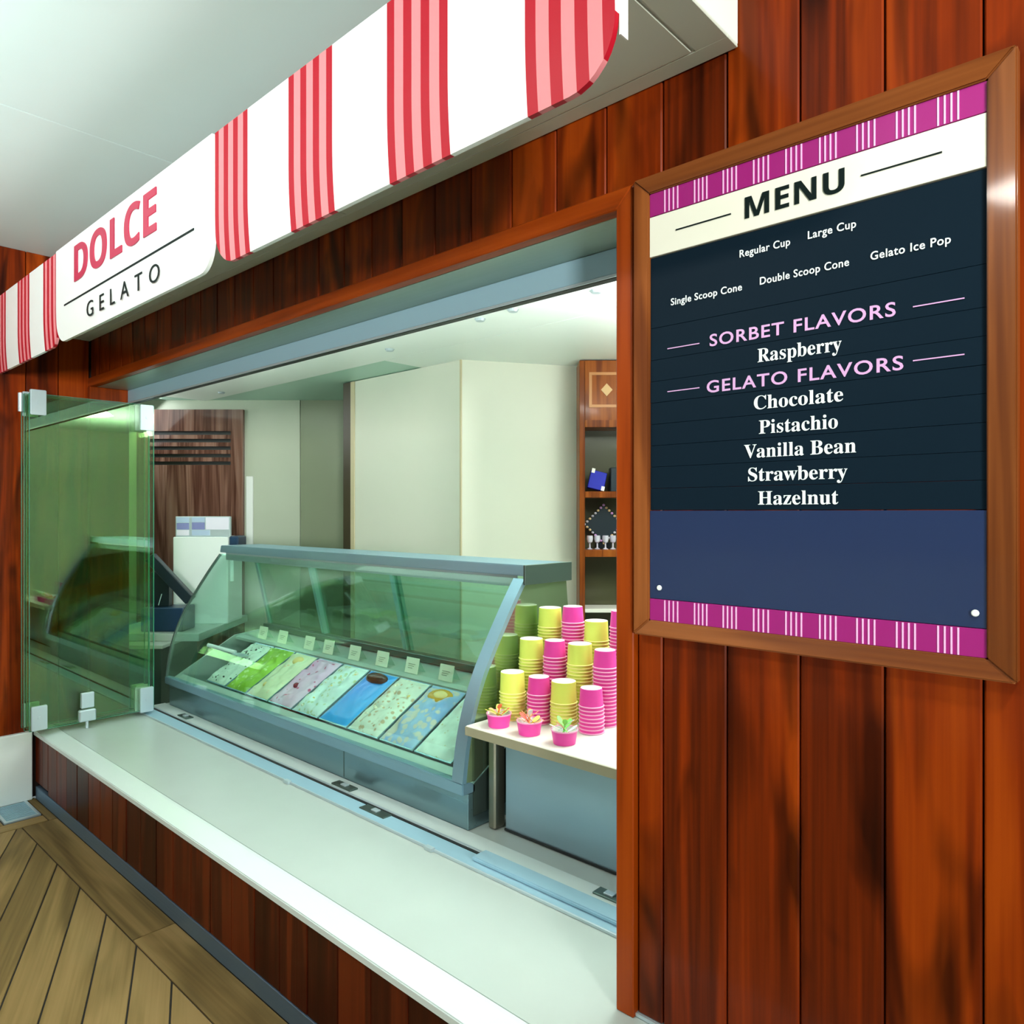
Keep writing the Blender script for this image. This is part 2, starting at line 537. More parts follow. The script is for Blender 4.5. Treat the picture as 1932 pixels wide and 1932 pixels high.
BX0, BY0 = -4.345, -0.445
for xa, xb in ((-4.34, -2.9), (-2.895, -1.2), (-1.195, 0.4), (0.405, 1.6)):
    deck([(xa, -0.44), (xb, -0.44), (xb, -0.285), (xa, -0.285)], 0)
for ya, yb in ((-1.9, -0.56), (-3.6, -1.905)):
    deck([(-4.75, ya), (-4.555, ya), (-4.555, yb), (-4.75, yb)], R(90))
    deck([(-4.549, ya), (-4.35, ya), (-4.35, yb), (-4.549, yb)], R(90))
deck([(-4.75, -0.32), (-4.345, -0.32), (-4.345, -0.285), (-4.75, -0.285)], 0)
deck([(-4.44, -0.555), (-4.35, -0.555), (-4.35, -0.325), (-4.44, -0.325)], R(90))
deck([(-4.75, -0.555), (-4.445, -0.555), (-4.445, -0.50), (-4.75, -0.50)], 0)
ang = R(-24.2)
dv = Vector((math.cos(ang), math.sin(ang))); pv = Vector((-math.sin(ang), math.cos(ang)))
pw = 0.308 * math.sin(R(24.2))
o0 = Vector((-4.07, -0.45))
for k in range(-16, 22):
    # strip between o0 + k*pw and +pw along pv
    base = o0 + pv * (k * pw)
    A = base + pv * 0.003; B = base + pv * (pw - 0.003)
    L0, L1 = -6.0, 9.0
    poly = [tuple(A + dv * L0), tuple(A + dv * L1), tuple(B + dv * L1), tuple(B + dv * L0)]
    for (a, b, c) in ((-1, 0, 4.343), (1, 0, 1.6), (0, 1, BY0), (0, -1, 3.6)):
        if poly: poly = clip(poly, a, b, c)
    if len(poly) < 3: continue
    # butt joints across the strip
    pr = [Vector(p).dot(dv) for p in poly]
    lo, hi = min(pr), max(pr)
    cuts = []
    if k == -2:
        cuts = [Vector((-3.25, -0.73)).dot(dv)]
    t = lo + random.uniform(1.2, 2.4)
    while t < hi - 0.4 and k != -2:
        if not (k in (-1, 0, 1, 2, 3, 4)) or t > lo + 2.2:
            cuts.append(t)
        t += random.uniform(1.8, 2.6)
    cuts = [lo - 1] + cuts + [hi + 1]
    for c0, c1 in zip(cuts, cuts[1:]):
        pc = clip(poly, dv.x, dv.y, c1 - 0.002)
        if len(pc) >= 3: pc = clip(pc, -dv.x, -dv.y, -(c0 + 0.002))
        if len(pc) >= 3:
            area = abs(sum(pc[i][0] * pc[(i + 1) % len(pc)][1] - pc[(i + 1) % len(pc)][0] * pc[i][1] for i in range(len(pc)))) / 2
            if area > 0.002: deck(pc, ang)

# floor drain grille near the side wall
g = thing('floor_grille', 'small blue grey slotted metal deck grille by the white plinth', 'grille', (-4.6, -0.41, 0.0))
fr = MB()
fr.box(-0.14, 0.14, -0.082, -0.068, -0.02, 0.004).box(-0.14, 0.14, 0.068, 0.082, -0.02, 0.004)
fr.box(-0.14, -0.126, -0.068, 0.068, -0.02, 0.004).box(0.126, 0.14, -0.068, 0.068, -0.02, 0.004)
obj('frame', fr, STEELL, g, 0.001)
obj('sump', MB().box(-0.126, 0.126, -0.068, 0.068, -0.02, -0.015), KICK, g)
barm = MB().box(-0.005, 0.005, -0.068, 0.068, -0.012, 0.002).mesh('bar', TRACKB)
for k in range(12):
    link('bar', barm, g, (-0.113 + k * 0.0205, 0, 0))

# ---- exterior deckhead (ceiling): large panels with hairline joints
ce = struct('ceiling')
for i, (xa, xb) in enumerate(((-4.78, -3.1), (-3.097, -1.4), (-1.397, 0.3), (0.303, 2.0))):
    for (ya, yb) in ((-1.2, 0.0), (-2.4, -1.203), (-4.3, -2.403)):
        box('ceiling_panel', (xa, xb, ya, yb, Z_C, Z_C + 0.03), CEILP, ce, 0.002)
box('ceiling_backing', (-4.9, 2.1, -4.35, 0.2, Z_C + 0.03, Z_C + 0.10), CEILP, ce)

# ---- front wall of the kiosk
wf = struct('wall_front')
box('wall_core', (-7.8, -4.752, 0.02, 0.19, 0.0, 3.15), WALLGREY, wf)
box('wall_core', (-4.75, -0.97, 0.02, 0.19, 2.384, 3.15), DARKGAP, wf)
box('wall_core', (-0.97, 1.0, 0.02, 0.19, 0.392, 3.15), DARKGAP, wf)


def plank(x0, x1, z0, z1, y=0.0, m=WALLWOOD, parent=None, th=0.02):
    g_ = 0.0018
    j = random.uniform(-0.0012, 0.0012)
    mb = MB().box(x0 + g_, x1 - g_, y + j, y + th, z0, z1)
    return obj('plank', mb, m, parent, 0.003, origin=((x0 + x1) / 2, y, z0))


e = -0.9
edges = [-0.9 - 0.16 * k for k in range(0, 25)]
for k in range(24):
    xb, xa = edges[k], max(edges[k + 1], -4.735)
    if xb > -4.735: plank(xa, xb, 2.384, Z_C, 0, WALLWOOD, wf)
plank(-0.968, -0.9, 0.400, 2.384, 0, WALLWOOD, wf)
for k in range(10):
    plank(-0.9 + 0.16 * k, -0.9 + 0.16 * (k + 1), 0.400, Z_C, 0, WALLWOOD, wf)
box('base_strip', (-0.97, 0.7, -0.006, 0.02, 0.392, 0.400), STEELL, wf)

# ---- opening frame: right jamb, head, left jamb
tr1 = struct('trim_1')
y0, y1 = -0.016, 0.20
mb = MB()
b = 0  # right jamb with mitred top
mb.v = [(-1.02, y0, 0.39), (-0.97, y0, 0.39), (-0.97, y0, 2.384), (-1.02, y0, 2.334), (-1.02, y1, 0.39), (-0.97, y1, 0.39), (-0.97, y1, 2.384), (-1.02, y1, 2.334)]
mb.f = [(0, 1, 2, 3), (7, 6, 5, 4), (0, 4, 5, 1), (1, 5, 6, 2), (2, 6, 7, 3), (3, 7, 4, 0)]; mb.m = [0] * 6
obj('jamb', mb, TRIMWOOD, tr1, 0.003, origin=(-1.0, 0, 0.39))
mb = MB()   # head: built upright (grain on z) and laid down
Lh = 4.745 - 0.97
mb.v = [(0, y0, 0), (0.05, y0, -0.05 + 0.05), (0.05, y0, Lh), (0, y0, Lh)]
mb.v = [(0, y0, 0.05), (0.05, y0, 0.0), (0.05, y0, Lh), (0, y0, Lh), (0, 0.024, 0.05), (0.05, 0.024, 0.0), (0.05, 0.024, Lh), (0, 0.024, Lh)]
mb.f = [(0, 1, 2, 3), (7, 6, 5, 4), (0, 4, 5, 1), (1, 5, 6, 2), (2, 6, 7, 3), (3, 7, 4, 0)]; mb.m = [0] * 6
hd = obj('head', mb, TRIMWOOD, tr1, 0.003)
hd.location = (-0.97, 0, 2.334)
# local z -> world -x ; local x -> world z
hd.rotation_euler = Matrix(((0, 0, -1), (0, 1, 0), (1, 0, 0))).to_euler()
box('jamb', (-4.748, -4.705, y0, 0.20, 0.39, 2.334), TRIMWOOD, tr1, 0.003)

# header liner and top track
tr2 = struct('trim_2')
box('head_liner', (-4.705, -1.02, 0.025, 0.20, 2.334, 2.350), LINER, tr2, 0.001)
box('track_housing', (-4.705, -1.02, 0.192, 0.232, 2.262, 2.334), TRACKB, tr2, 0.002)
box('track_gasket', (-4.705, -1.02, 0.200, 0.226, 2.253, 2.262), BLACK, tr2)
box('track_lip', (-4.705, -1.02, 0.192, 0.197, 2.254, 2.262), STEELL, tr2)
box('upper_bulkhead', (-4.75, -0.97, 0.19, 0.300, 2.336, 2.66), ICEIL, tr2)

# ---- left side wall: planks across y, white plinth
wl = struct('wall_left')
box('wall_core', (-4.95, -4.772, -4.2, 0.02, 0.0, 3.15), DARKGAP, wl)
yy = -0.005
while yy > -4.0:
    ya = yy - 0.16
    mb = MB().box(-4.772, -4.75 + random.uniform(-0.001, 0.001), ya + 0.0018, yy - 0.0018, 0.375, Z_C)
    obj('plank', mb, WALLWOOD, wl, 0.003, origin=(-4.76, (ya + yy) / 2, 0.375))
    yy = ya
box('plinth', (-4.772, -4.722, -4.0, -0.30, 0.0, 0.378), WHITEP, wl, 0.004)

# added blocker, unseen behind the camera: keeps key light off the lower planks
bw = struct('light_blocker')
box('blocker_panel', (-8.0, 9.5, -4.34, -4.26, -0.06, 1.30), WHITEP, bw, 0.004)
box('blocker_cap', (-8.0, 9.5, -4.38, -4.22, 1.30, 1.35), TRIMWOOD, bw, 0.01)

# ================================================================== INTERIOR
FC = R(42.56)   # the rear wing of the shop stands at this angle


def Wg(s, t):
    return (-0.6764 * t + 0.7365 * s, 0.7365 * t + 0.6764 * s - 1.5)


fi = struct('floor')
obj('floor_slab', MB().box(-8, 1.0, 0.19, 6.5, -0.05, 0.0), WALLGREY, fi)
ci = struct('ceiling')
box('ceiling_panel', (-6.5, 1.0, 0.19, 1.5, 2.60, 2.64), ICEIL, ci, 0.002)
box('ceiling_panel', (-3.9, 1.0, 1.503, 6.5, 2.60, 2.64), ICEIL, ci, 0.002)
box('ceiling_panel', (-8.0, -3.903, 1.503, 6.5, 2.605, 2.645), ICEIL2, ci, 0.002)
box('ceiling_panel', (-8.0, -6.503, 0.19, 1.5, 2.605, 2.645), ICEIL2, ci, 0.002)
scm = MB().lathe([(0.0, -0.012), (0.022, -0.012), (0.030, 0.0)], 12).mesh('ceiling_fixing', STEELL)
for x, y in ((-5.925, 1.367), (-3.6, 1.309), (-2.69, 1.185), (-1.958, 1.194), (-2.445, 1.17)):
    link('ceiling_fixing', scm, ci, (x, y, 2.60))

wb = struct('wall_back', (0, -1.5, 0), FC)
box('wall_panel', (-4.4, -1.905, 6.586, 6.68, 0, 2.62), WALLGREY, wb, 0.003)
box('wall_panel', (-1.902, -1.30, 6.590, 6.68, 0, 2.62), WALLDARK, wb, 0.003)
box('pale_upright', (-2.384, -2.322, 6.566, 6.586, 1.27, 1.92), WHITEGL, wb, 0.004)  # narrow white upright on the wall beside the door
wr = struct('wall_right')
box('wall_panel', (0.75, 0.85, 0.19, 6.4, 0, 2.62), CREAM, wr)
box('wall_panel', (-8.0, 0.9, 6.4, 6.5, 0, 2.62), CREAM, wr)
wil = struct('wall_left')
box('wall_panel', (-7.9, -7.8, 0.19, 6.4, 0, 2.62), WALLGREY, wil)

# cream pier
pier = struct('wall_pier')
K = (-3.50, 1.82); Lp = Wg(-1.237, 5.645); Lp = (Lp[0], 1.82); Rp = Wg(0.44, 5.03)
R2 = Wg(3.4, 5.07); R3 = Wg(3.4, 5.9); L2 = Wg(-1.237, 6.5)
obj('pier_body', MB().prism([Lp, K, Rp, R2, R3, (Lp[0], 1.82 + 1.0)], 0, 2.6), CREAM, pier)
obj('corner_bead', MB().box(K[0] - 0.012, K[0] + 0.004, K[1] - 0.006, K[1] + 0.004, 0, 2.6), CREAMEDGE, pier, 0.002)
obj('edge_trim', MB().box(Lp[0] - 0.10, Lp[0], 1.815, 1.90, 0, 2.6), BROWNEDGE, pier, 0.002)
obj('corner_bead', MB().box(Lp[0], Lp[0] + 0.05, 1.812, 1.82, 0, 2.6), CREAMEDGE, pier, 0.002)

# louvred door
dr = struct('door_1', (0, -1.5, 0), FC)
mb = MB()
dx0, dx1, dy0, dy1 = -3.35, -2.400, 6.540, 6.580
ox0, ox1 = -3.24, -2.51
mb.box(dx0, ox0, dy0, dy1, 0, 2.515).box(ox1, dx1, dy0, dy1, 0, 2.515)
mb.box(ox0, ox1, dy0, dy1, 0, 2.020).box(ox0, ox1, dy0, dy1, 2.322, 2.515)
obj('door_leaf', mb, DOORWOOD, dr)
obj('louvre_void', MB().box(ox0, ox1, 6.575, 6.582, 2.0, 2.34), BLACK, dr)
for i in range(4):
    za = 2.051 + 0.0672 * i
    mb = MB().prism_x([(dy0, za), (dy0 + 0.002, za + 0.036), (dy1 - 0.02, za + 0.036), (dy1 - 0.02, za)], ox0, ox1)
    obj('louvre_slat', mb, DOORWOOD, dr, origin=(-2.87, 6.55, za))

# display cabinet in the wing wall
cb = thing('display_cabinet', 'built-in brown wooden display cabinet with a diamond marquetry panel and open shelves', 'cabinet', (0, -1.5, 0), FC)
cx0, cx1, cy0, cy1 = 0.442, 1.02, 5.02, 5.06
CBD = 0.33
# recess: carcass stands proud of the pier by its own depth in front
f = -CBD
ya_, yb_ = 4.72, 5.02
ya_, yb_ = 5.00, 5.045
mb = MB()
mb.box(0.442, 0.478, 4.80, 5.035, 0.0, 2.593).box(1.00, 1.036, 4.80, 5.035, 0.0, 2.593)
obj('side_stile', mb, CABWOOD, cb, 0.003)
obj('back_panel', MB().box(0.478, 1.00, 5.02, 5.035, 0.0, 2.59), mat('cabinet_back', (0.05, 0.05, 0.018), 0.3, coat=0.4), cb)
obj('top_panel', MB().box(0.478, 1.00, 4.80, 4.82, 2.20, 2.593), CABWOOD, cb, 0.002)
iq = MB()
qx0, qx1, qz0, qz1 = 0.505, 0.735, 2.285, 2.515
iq.box(qx0, qx1, 4.796, 4.80, qz0, qz0 + 0.018).box(qx0, qx1, 4.796, 4.80, qz1 - 0.018, qz1)
iq.box(qx0, qx0 + 0.018, 4.796, 4.80, qz0 + 0.018, qz1 - 0.018).box(qx1 - 0.018, qx1, 4.796, 4.80, qz0 + 0.018, qz1 - 0.018)
INLAY = mat('pale_inlay', (0.48, 0.20, 0.06), 0.35)
obj('marquetry_square', iq, INLAY, cb)
cxm, czm = 0.62, 2.40
mb = MB()
mb.v = [(cxm - 0.038, 4.795, czm), (cxm, 4.795, czm - 0.042), (cxm + 0.038, 4.795, czm), (cxm, 4.795, czm + 0.042)]
mb.v += [(x, 4.80, z) for x, y, z in mb.v]
mb.f = [(0, 1, 2, 3), (7, 6, 5, 4), (0, 4, 5, 1), (1, 5, 6, 2), (2, 6, 7, 3), (3, 7, 4, 0)]; mb.m = [0] * 6
obj('marquetry_diamond', mb, mat('inlay_light', (0.62, 0.38, 0.16), 0.35), cb)
for z0_, z1_ in ((2.155, 2.205), (1.693, 1.735), (1.305, 1.352), (0.94, 0.965)):
    obj('shelf', MB().box(0.478, 1.00, 4.80, 5.02, z0_, z1_), CABWOOD if z0_ > 1 else SHELFTOP, cb, 0.003)


def wing(name, mb, m, label, cat, s, t, z, rz=0.0, group=None, bevel=0.0, smooth=False):
    x, y = Wg(s, t)
    me = mb.mesh(name, m, bevel, smooth)
    return tag(link(name, me, None, (x, y, z), FC + rz), label, cat, group)


# goods in the cabinet
gb = thing('gift_box', 'blue gift box with cream corners leaning on the upper cabinet shelf', 'box', (*Wg(0.555, 4.90), 1.735), FC)
GB = mat('royal_blue_card', (0.012, 0.02, 0.40), 0.5, spec=0.2)
mb = MB().box(-0.055, 0.055, -0.02, 0.02, 0, 0.125)
bo = obj('carton', mb, GB, gb, 0.003); bo.rotation_euler = (R(-10), R(14), 0); bo.location = (0.0, 0, 0.014)
for (px, pz) in ((-0.052, 0.105), (0.036, 0.0)):
    c_ = obj('corner_patch', MB().box(px, px + 0.022, -0.024, -0.019, pz, pz + 0.03), MCREAM, gb); c_.rotation_euler = (R(-10), R(14), 0); c_.location = (0, 0, 0.014)
wing('black_box', MB().box(-0.08, 0.08, -0.05, 0.05, 0, 0.16), BLACKPL, 'black carton standing beside the blue gift box', 'box', 0.735, 4.91, 1.735, bevel=0.004)
SP = mat('cut_glass', (0.75, 0.72, 0.85), 0.08, 0.3, 1.0)
jm = MB().lathe([(0.0, 0), (0.018, 0), (0.020, 0.004), (0.006, 0.012), (0.005, 0.04), (0.018, 0.05), (0.022, 0.07), (0.020, 0.092)], 12)
jmesh = jm.mesh('goblet', SP, smooth=True)
gcol = ['leftmost', 'second from left', 'third from left', 'fourth from left', 'fifth from left', 'rightmost']
for i in range(6):
    x, y = Wg(0.515 + 0.052 * i, 4.85 + 0.02 * (i % 2))
    tag(link('goblet', jmesh, None, (x, y, 1.352), FC), 'small cut glass goblet on the lower cabinet shelf, ' + gcol[i], 'glass', 'goblets on the lower cabinet shelf')
# ornament: dark diamond plate on a stand with sparkling rim
orn = thing('ornament_plate', 'dark diamond-shaped plate with a sparkling beaded rim behind the goblets', 'plate', (*Wg(0.62, 4.96), 1.352), FC)
mb = MB()
rr_ = 0.13
mb.v = [(-rr_, 0, 0.165), (0, 0, 0.165 - rr_), (rr_, 0, 0.165), (0, 0, 0.165 + rr_)]
mb.v += [(x, 0.012, z) for x, y, z in mb.v]
mb.f = [(0, 1, 2, 3), (7, 6, 5, 4), (0, 4, 5, 1), (1, 5, 6, 2), (2, 6, 7, 3), (3, 7, 4, 0)]; mb.m = [0] * 6
obj('plate', mb, BLACKPL, orn)
obj('foot', MB().box(-0.05, 0.05, -0.01, 0.03, 0, 0.04), BLACKPL, orn, 0.003)
bead = MB().lathe([(0.0, -0.009), (0.007, -0.006), (0.010, 0), (0.007, 0.006), (0.0, 0.009)], 8)
beads = [bead.mesh('bead', m_, smooth=True) for m_ in (SP, mat('lilac_bead', (0.6, 0.3, 0.65), 0.2), mat('gold_bead', (0.75, 0.55, 0.3), 0.25))]
random.seed(3)
for k in range(28):
    q = k / 28 * 4
    sidx = int(q); fq = q - sidx
    P4 = [(-rr_, 0.165), (0, 0.165 - rr_), (rr_, 0.165), (0, 0.165 + rr_)]
    a_, b_ = P4[sidx], P4[(sidx + 1) % 4]
    link('bead', random.choice(beads), orn, (a_[0] + (b_[0] - a_[0]) * fq, -0.006, a_[1] + (b_[1] - a_[1]) * fq))

# ================================================================== COUNTER
ct = thing('service_counter', 'long low service counter with pale stone top and dark red plank front', 'counter')
CX0, CX1 = -4.748, 0.7
box('countertop', (CX0, CX1, -0.195, 1.25, 0.345, 0.390), COUNTER, ct, origin=None)
mb = MB().prism_x([(-0.29, 0.352), (-0.196, 0.352), (-0.196, 0.391), (-0.212, 0.391), (-0.290, 0.376)], CX0 + 0.002, CX1)
obj('nosing', mb, NOSING, ct, 0.003, segs=2)
box('carcass', (CX0 + 0.01, CX1, -0.262, 1.2, 0.08, 0.345), DARKGAP, ct)
x = CX0 + 0.004; k = 0
while x < CX1 - 0.05:
    wdt = [0.13, 0.10, 0.15, 0.16][k % 4] if k < 3 else 0.16
    zb_ = 0.092 if k < 2 else 0.070
    mb = MB().box(x + 0.0015, min(x + wdt, CX1) - 0.0015, -0.282 + random.uniform(-0.0012, 0.0012), -0.262, zb_, 0.352)
    obj('plank', mb, FASCIAWOOD, ct, 0.0025, origin=(x + wdt / 2, -0.28, zb_))
    x += wdt; k += 1
box('kick_plate', (CX0 + 0.02, CX1, -0.284, -0.262, 0.001, 0.068), KICK, ct, 0.001)
box('inner_ledge', (CX0, -1.02, 0.345, 0.43, 0.390, 0.394), NOSING, ct, 0.001)

# sill track for the folding panes
st = thing('sill_track', 'pale blue grey metal sliding track set along the counter top', 'track')
box('channel', (-4.70, -1.025, 0.238, 0.316, 0.390, 0.397), TRACKB, st, 0.0015)
box('lip', (-4.70, -1.025, 0.232, 0.238, 0.390, 0.400), STEELL, st, 0.001)
box('slot', (-4.66, -1.82, 0.318, 0.330, 0.390, 0.3975), BLACK, st)
box('track_cover', (-1.815, -1.025, 0.270, 0.340, 0.397, 0.412), TRACKB, st, 0.004, segs=2)
box('edge_rail', (-4.70, -1.025, 0.331, 0.343, 0.390, 0.399), STEELL, st, 0.001)
for (px, py, wx) in ((-2.718, 0.373, 0.14), (-2.394, 0.296, 0.16), (-4.332, 0.377, 0.12), (-1.33, 0.40, 0.10)):
    o_ = box('latch_plate', (px - wx / 2, px + wx / 2, py - 0.022, py + 0.022, 0.394, 0.401), STEELD, st, 0.0015)
    box('latch_pin', (px - 0.015, px + 0.02, py - 0.012, py + 0.012, 0.401, 0.407), STEELL, o_ and st, 0.001)
for px in (-2.95, -1.99):
    box('end_clip', (px - 0.02, px + 0.02, 0.222, 0.240, 0.390, 0.404), STEELL, st, 0.001)

# ================================================================== CANOPY SIGN
cp = thing('shop_canopy', 'white canopy fascia with red striped panels and the gelato name sign above the opening', 'sign')
ZS = 2.606
mbb = MB().box(-4.748, -0.712, -0.425, -0.002, ZS + 0.004, 2.75)
obj('canopy_box', mbb, BOXP, cp, 0.002)
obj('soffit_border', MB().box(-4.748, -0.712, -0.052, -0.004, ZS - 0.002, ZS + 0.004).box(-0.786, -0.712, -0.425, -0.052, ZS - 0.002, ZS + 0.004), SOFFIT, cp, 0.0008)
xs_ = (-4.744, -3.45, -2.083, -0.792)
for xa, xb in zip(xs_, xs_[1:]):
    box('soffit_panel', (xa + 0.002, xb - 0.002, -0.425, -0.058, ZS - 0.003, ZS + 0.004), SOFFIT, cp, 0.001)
box('reveal_strip', (-4.744, -0.790, -0.0565, -0.0535, ZS - 0.001, ZS + 0.004), WHITEGL, cp)
ZB, ZT = 2.352, 2.762
YP = -0.460


def prof(z):
    """face bows: it tucks in towards the wall near its lower edge"""
    t = max(0.0, (ZB + 0.17 - z) / 0.17)
    return 0.008 * t * t


def canopy_panel(name, x0, x1, stripes, rl, rr, y, label, flange=False, th=0.012):
    """stripes: list of (xa, xb, matindex). rl/rr: lower corner radii"""
    cuts = {x0, x1}
    for a, b_, _ in stripes:
        for q in (a, b_):
            if x0 < q < x1: cuts.add(q)
    for r_, c0, sg in ((rl, x0, 1), (rr, x1, -1)):
        if r_:
            for k_ in range(0, 9):
                cuts.add(c0 + sg * r_ * (1 - math.cos(math.pi / 2 * k_ / 8)))
    n_ = int((x1 - x0) / 0.25)
    cs = sorted(cuts)
    cs2 = [cs[0]]
    for c in cs[1:]:
        if c - cs2[-1] > 1e-4: cs2.append(c)
    cs = cs2

    def zb(x_):
        z_ = ZB
        for r_, c0 in ((rl, x0), (rr, x1)):
            d_ = abs(x_ - c0)
            if r_ and d_ < r_:
                z_ = max(z_, ZB + r_ - math.sqrt(max(0, r_ * r_ - (r_ - d_) ** 2)))
        return z_
    NZ = 12
    mb = MB()
    for x_ in cs:
        z0_ = zb(x_)
        for j in range(NZ + 1):
            z_ = z0_ + (ZT - z0_) * (j / NZ) ** 1.6
            mb.v.append((x_, y + prof(z_), z_))
        for j in range(NZ + 1):
            z_ = z0_ + (ZT - z0_) * (j / NZ) ** 1.6
            mb.v.append((x_, y + prof(z_) + th, z_))
    M2 = 2 * (NZ + 1)
    for i in range(len(cs) - 1):
        mid = (cs[i] + cs[i + 1]) / 2
        mi = 0
        for a, b_, q in stripes:
            if a < mid < b_: mi = q
        for j in range(NZ):
            a = i * M2 + j; c = (i + 1) * M2 + j
            mb.f.append((a, c, c + 1, a + 1)); mb.m.append(mi)
            a += NZ + 1; c += NZ + 1
            mb.f.append((a, a + 1, c + 1, c)); mb.m.append(0)
        a = i * M2; c = (i + 1) * M2
        mb.f.append((a, a + NZ + 1, c + NZ + 1, c)); mb.m.append(mi)
        a += NZ; c += NZ
        mb.f.append((a, c, c + NZ + 1, a + NZ + 1)); mb.m.append(0)
    for i in (0, len(cs) - 1):
        for j in range(NZ):
            a = i * M2 + j
            mb.f.append((a, a + 1, a + NZ + 2, a + NZ + 1)); mb.m.append(0)
    o = obj(name, mb, [WHITEGL, RED, PINK], cp)
    for p in o.data.polygons: p.use_smooth = True
    o.data.set_sharp_from_angle(angle=R(35))
    tag(o, label)
    return o


def group_at(x0, wdt):
    ws = [0.13, 0.155, 0.14, 0.15, 0.14, 0.155, 0.13]
    out = []; x_ = x0
    for i, q in enumerate(ws):
        out.append((x_, x_ + q * wdt, 1 if i % 2 == 0 else 2)); x_ += q * wdt
    return out


strR = []
for gx in (-2.194, -1.767, -1.343, -0.922): strR += group_at(gx, 0.205)
strL = []
for gx in (-3.925, -4.352, -4.779): strL += group_at(gx, 0.205)
canopy_panel('striped_panel', -2.192, -0.717, strR, 0.10, 0.105, YP, 'red and pink striped white fascia panel right of the name sign')
canopy_panel('striped_panel', -4.744, -3.722, strL, 0.0, 0.10, YP, 'red and pink striped white fascia panel left of the name sign')
canopy_panel('name_panel', -3.715, -2.199, [], 0.085, 0.10, YP - 0.006, 'plain white fascia panel carrying the shop name')
box('end_flange', (-0.716, -0.713, YP + 0.012, -0.425, 2.42, ZT), WHITEGL, cp)
text(sansbold('DOLCE'), -3.459, -2.612, 2.572, 0.150, YP - 0.0065, REDLET, cp, capref=sansbold('E'), label='bold dark red lettering DOLCE', depth=0.004)
text('GELATO', -3.314, -2.590, 2.396, 0.062, YP - 0.0062, DKLET, cp, bold=-0.006, space=1.9, label='thin black widely spaced letter GELATO', gap=0.3)
box('rule_line', (-3.597, -2.322, YP - 0.0085, YP - 0.0062, 2.497, 2.5035), DKLET, cp)

# ================================================================== MENU BOARD
mn = thing('menu_board', 'framed dark navy menu board on the plank wall right of the opening', 'menu board', (0, 0, 0))
fx0, fx1, fz0, fz1 = -0.962, -0.206, 1.312, 2.382
ix0, ix1, iz0, iz1 = -0.926, -0.252, 1.347, 2.345
YF = -0.030


def frame_bar(pts, horizontal):
    mb = MB()
    # pts: outer a, outer b, inner b, inner a in (x,z)
    a, b_, c, d_ = pts
    if horizontal:
        mp = lambda p, y_: (p[1], y_, -p[0])    # x -> -z local
    else:
        mp = lambda p, y_: (p[0], y_, p[1])
    mb.v = [mp(a, YF), mp(b_, YF), mp(c, YF + 0.012), mp(d_, YF + 0.012), mp(a, -0.001), mp(b_, -0.001), mp(c, -0.001), mp(d_, -0.001)]
    mb.f = [(0, 1, 2, 3), (7, 6, 5, 4), (0, 4, 5, 1), (1, 5, 6, 2), (2, 6, 7, 3), (3, 7, 4, 0)]; mb.m = [0] * 6
    o = obj('frame_bar', mb, MENUWOOD, mn, 0.003, segs=2)
    if horizontal:
        o.rotation_euler = Matrix(((0, 0, -1), (0, 1, 0), (1, 0, 0))).to_euler()
    return o


frame_bar([(fx0, fz1), (fx1, fz1), (ix1, iz1), (ix0, iz1)], True)
frame_bar([(fx0, fz0), (fx1, fz0), (ix1, iz0), (ix0, iz0)], True)
frame_bar([(fx0, fz0), (fx0, fz1), (ix0, iz1), (ix0, iz0)], False)
frame_bar([(fx1, fz0), (fx1, fz1), (ix1, iz1), (ix1, iz0)], False)
YB = -0.010
# navy upper board in thin magnetic strips
zt_ = 2.195
zcuts = [2.195, 2.03, 1.955, 1.905, 1.855, 1.805, 1.755, 1.705, 1.655, 1.604]
for za, zb2 in zip(zcuts, zcuts[1:]):
    box('board_strip', (ix0, ix1, YB + random.uniform(-0.0004, 0.0004), -0.001, zb2 + 0.0006, za), NAVY, mn, 0.0004)
tag(box('lower_panel', (ix0, ix1, YB - 0.003, -0.001, 1.398, 1.603), BLUEP, mn, 0.0008), 'plain glossy blue lower panel')


def magenta_band(z0_, z1_):
    o = box('striped_band', (ix0, ix1, YB - 0.003, -0.001, z0_, z1_), MAGENTA, mn, 0.0006)
    gs = [(-0.887, -0.850), (-0.811, -0.778), (-0.742, -0.709), (-0.673, -0.638), (-0.604, -0.569), (-0.536, -0.502), (-0.466, -0.431), (-0.396, -0.362), (-0.328, -0.293)]
    sm = MB().box(0, 0.0030, YB - 0.0042, YB - 0.0028, 0.001, z1_ - z0_ - 0.001).mesh('light_stripe', MSTRIPE)
    for a, b_ in gs:
        for i_ in range(4):
            link('light_stripe', sm, o, (a + (b_ - a) * (i_ / 3.0) * 0.9 - o.location.x, -o.location.y, z0_ - o.location.z))
    return o


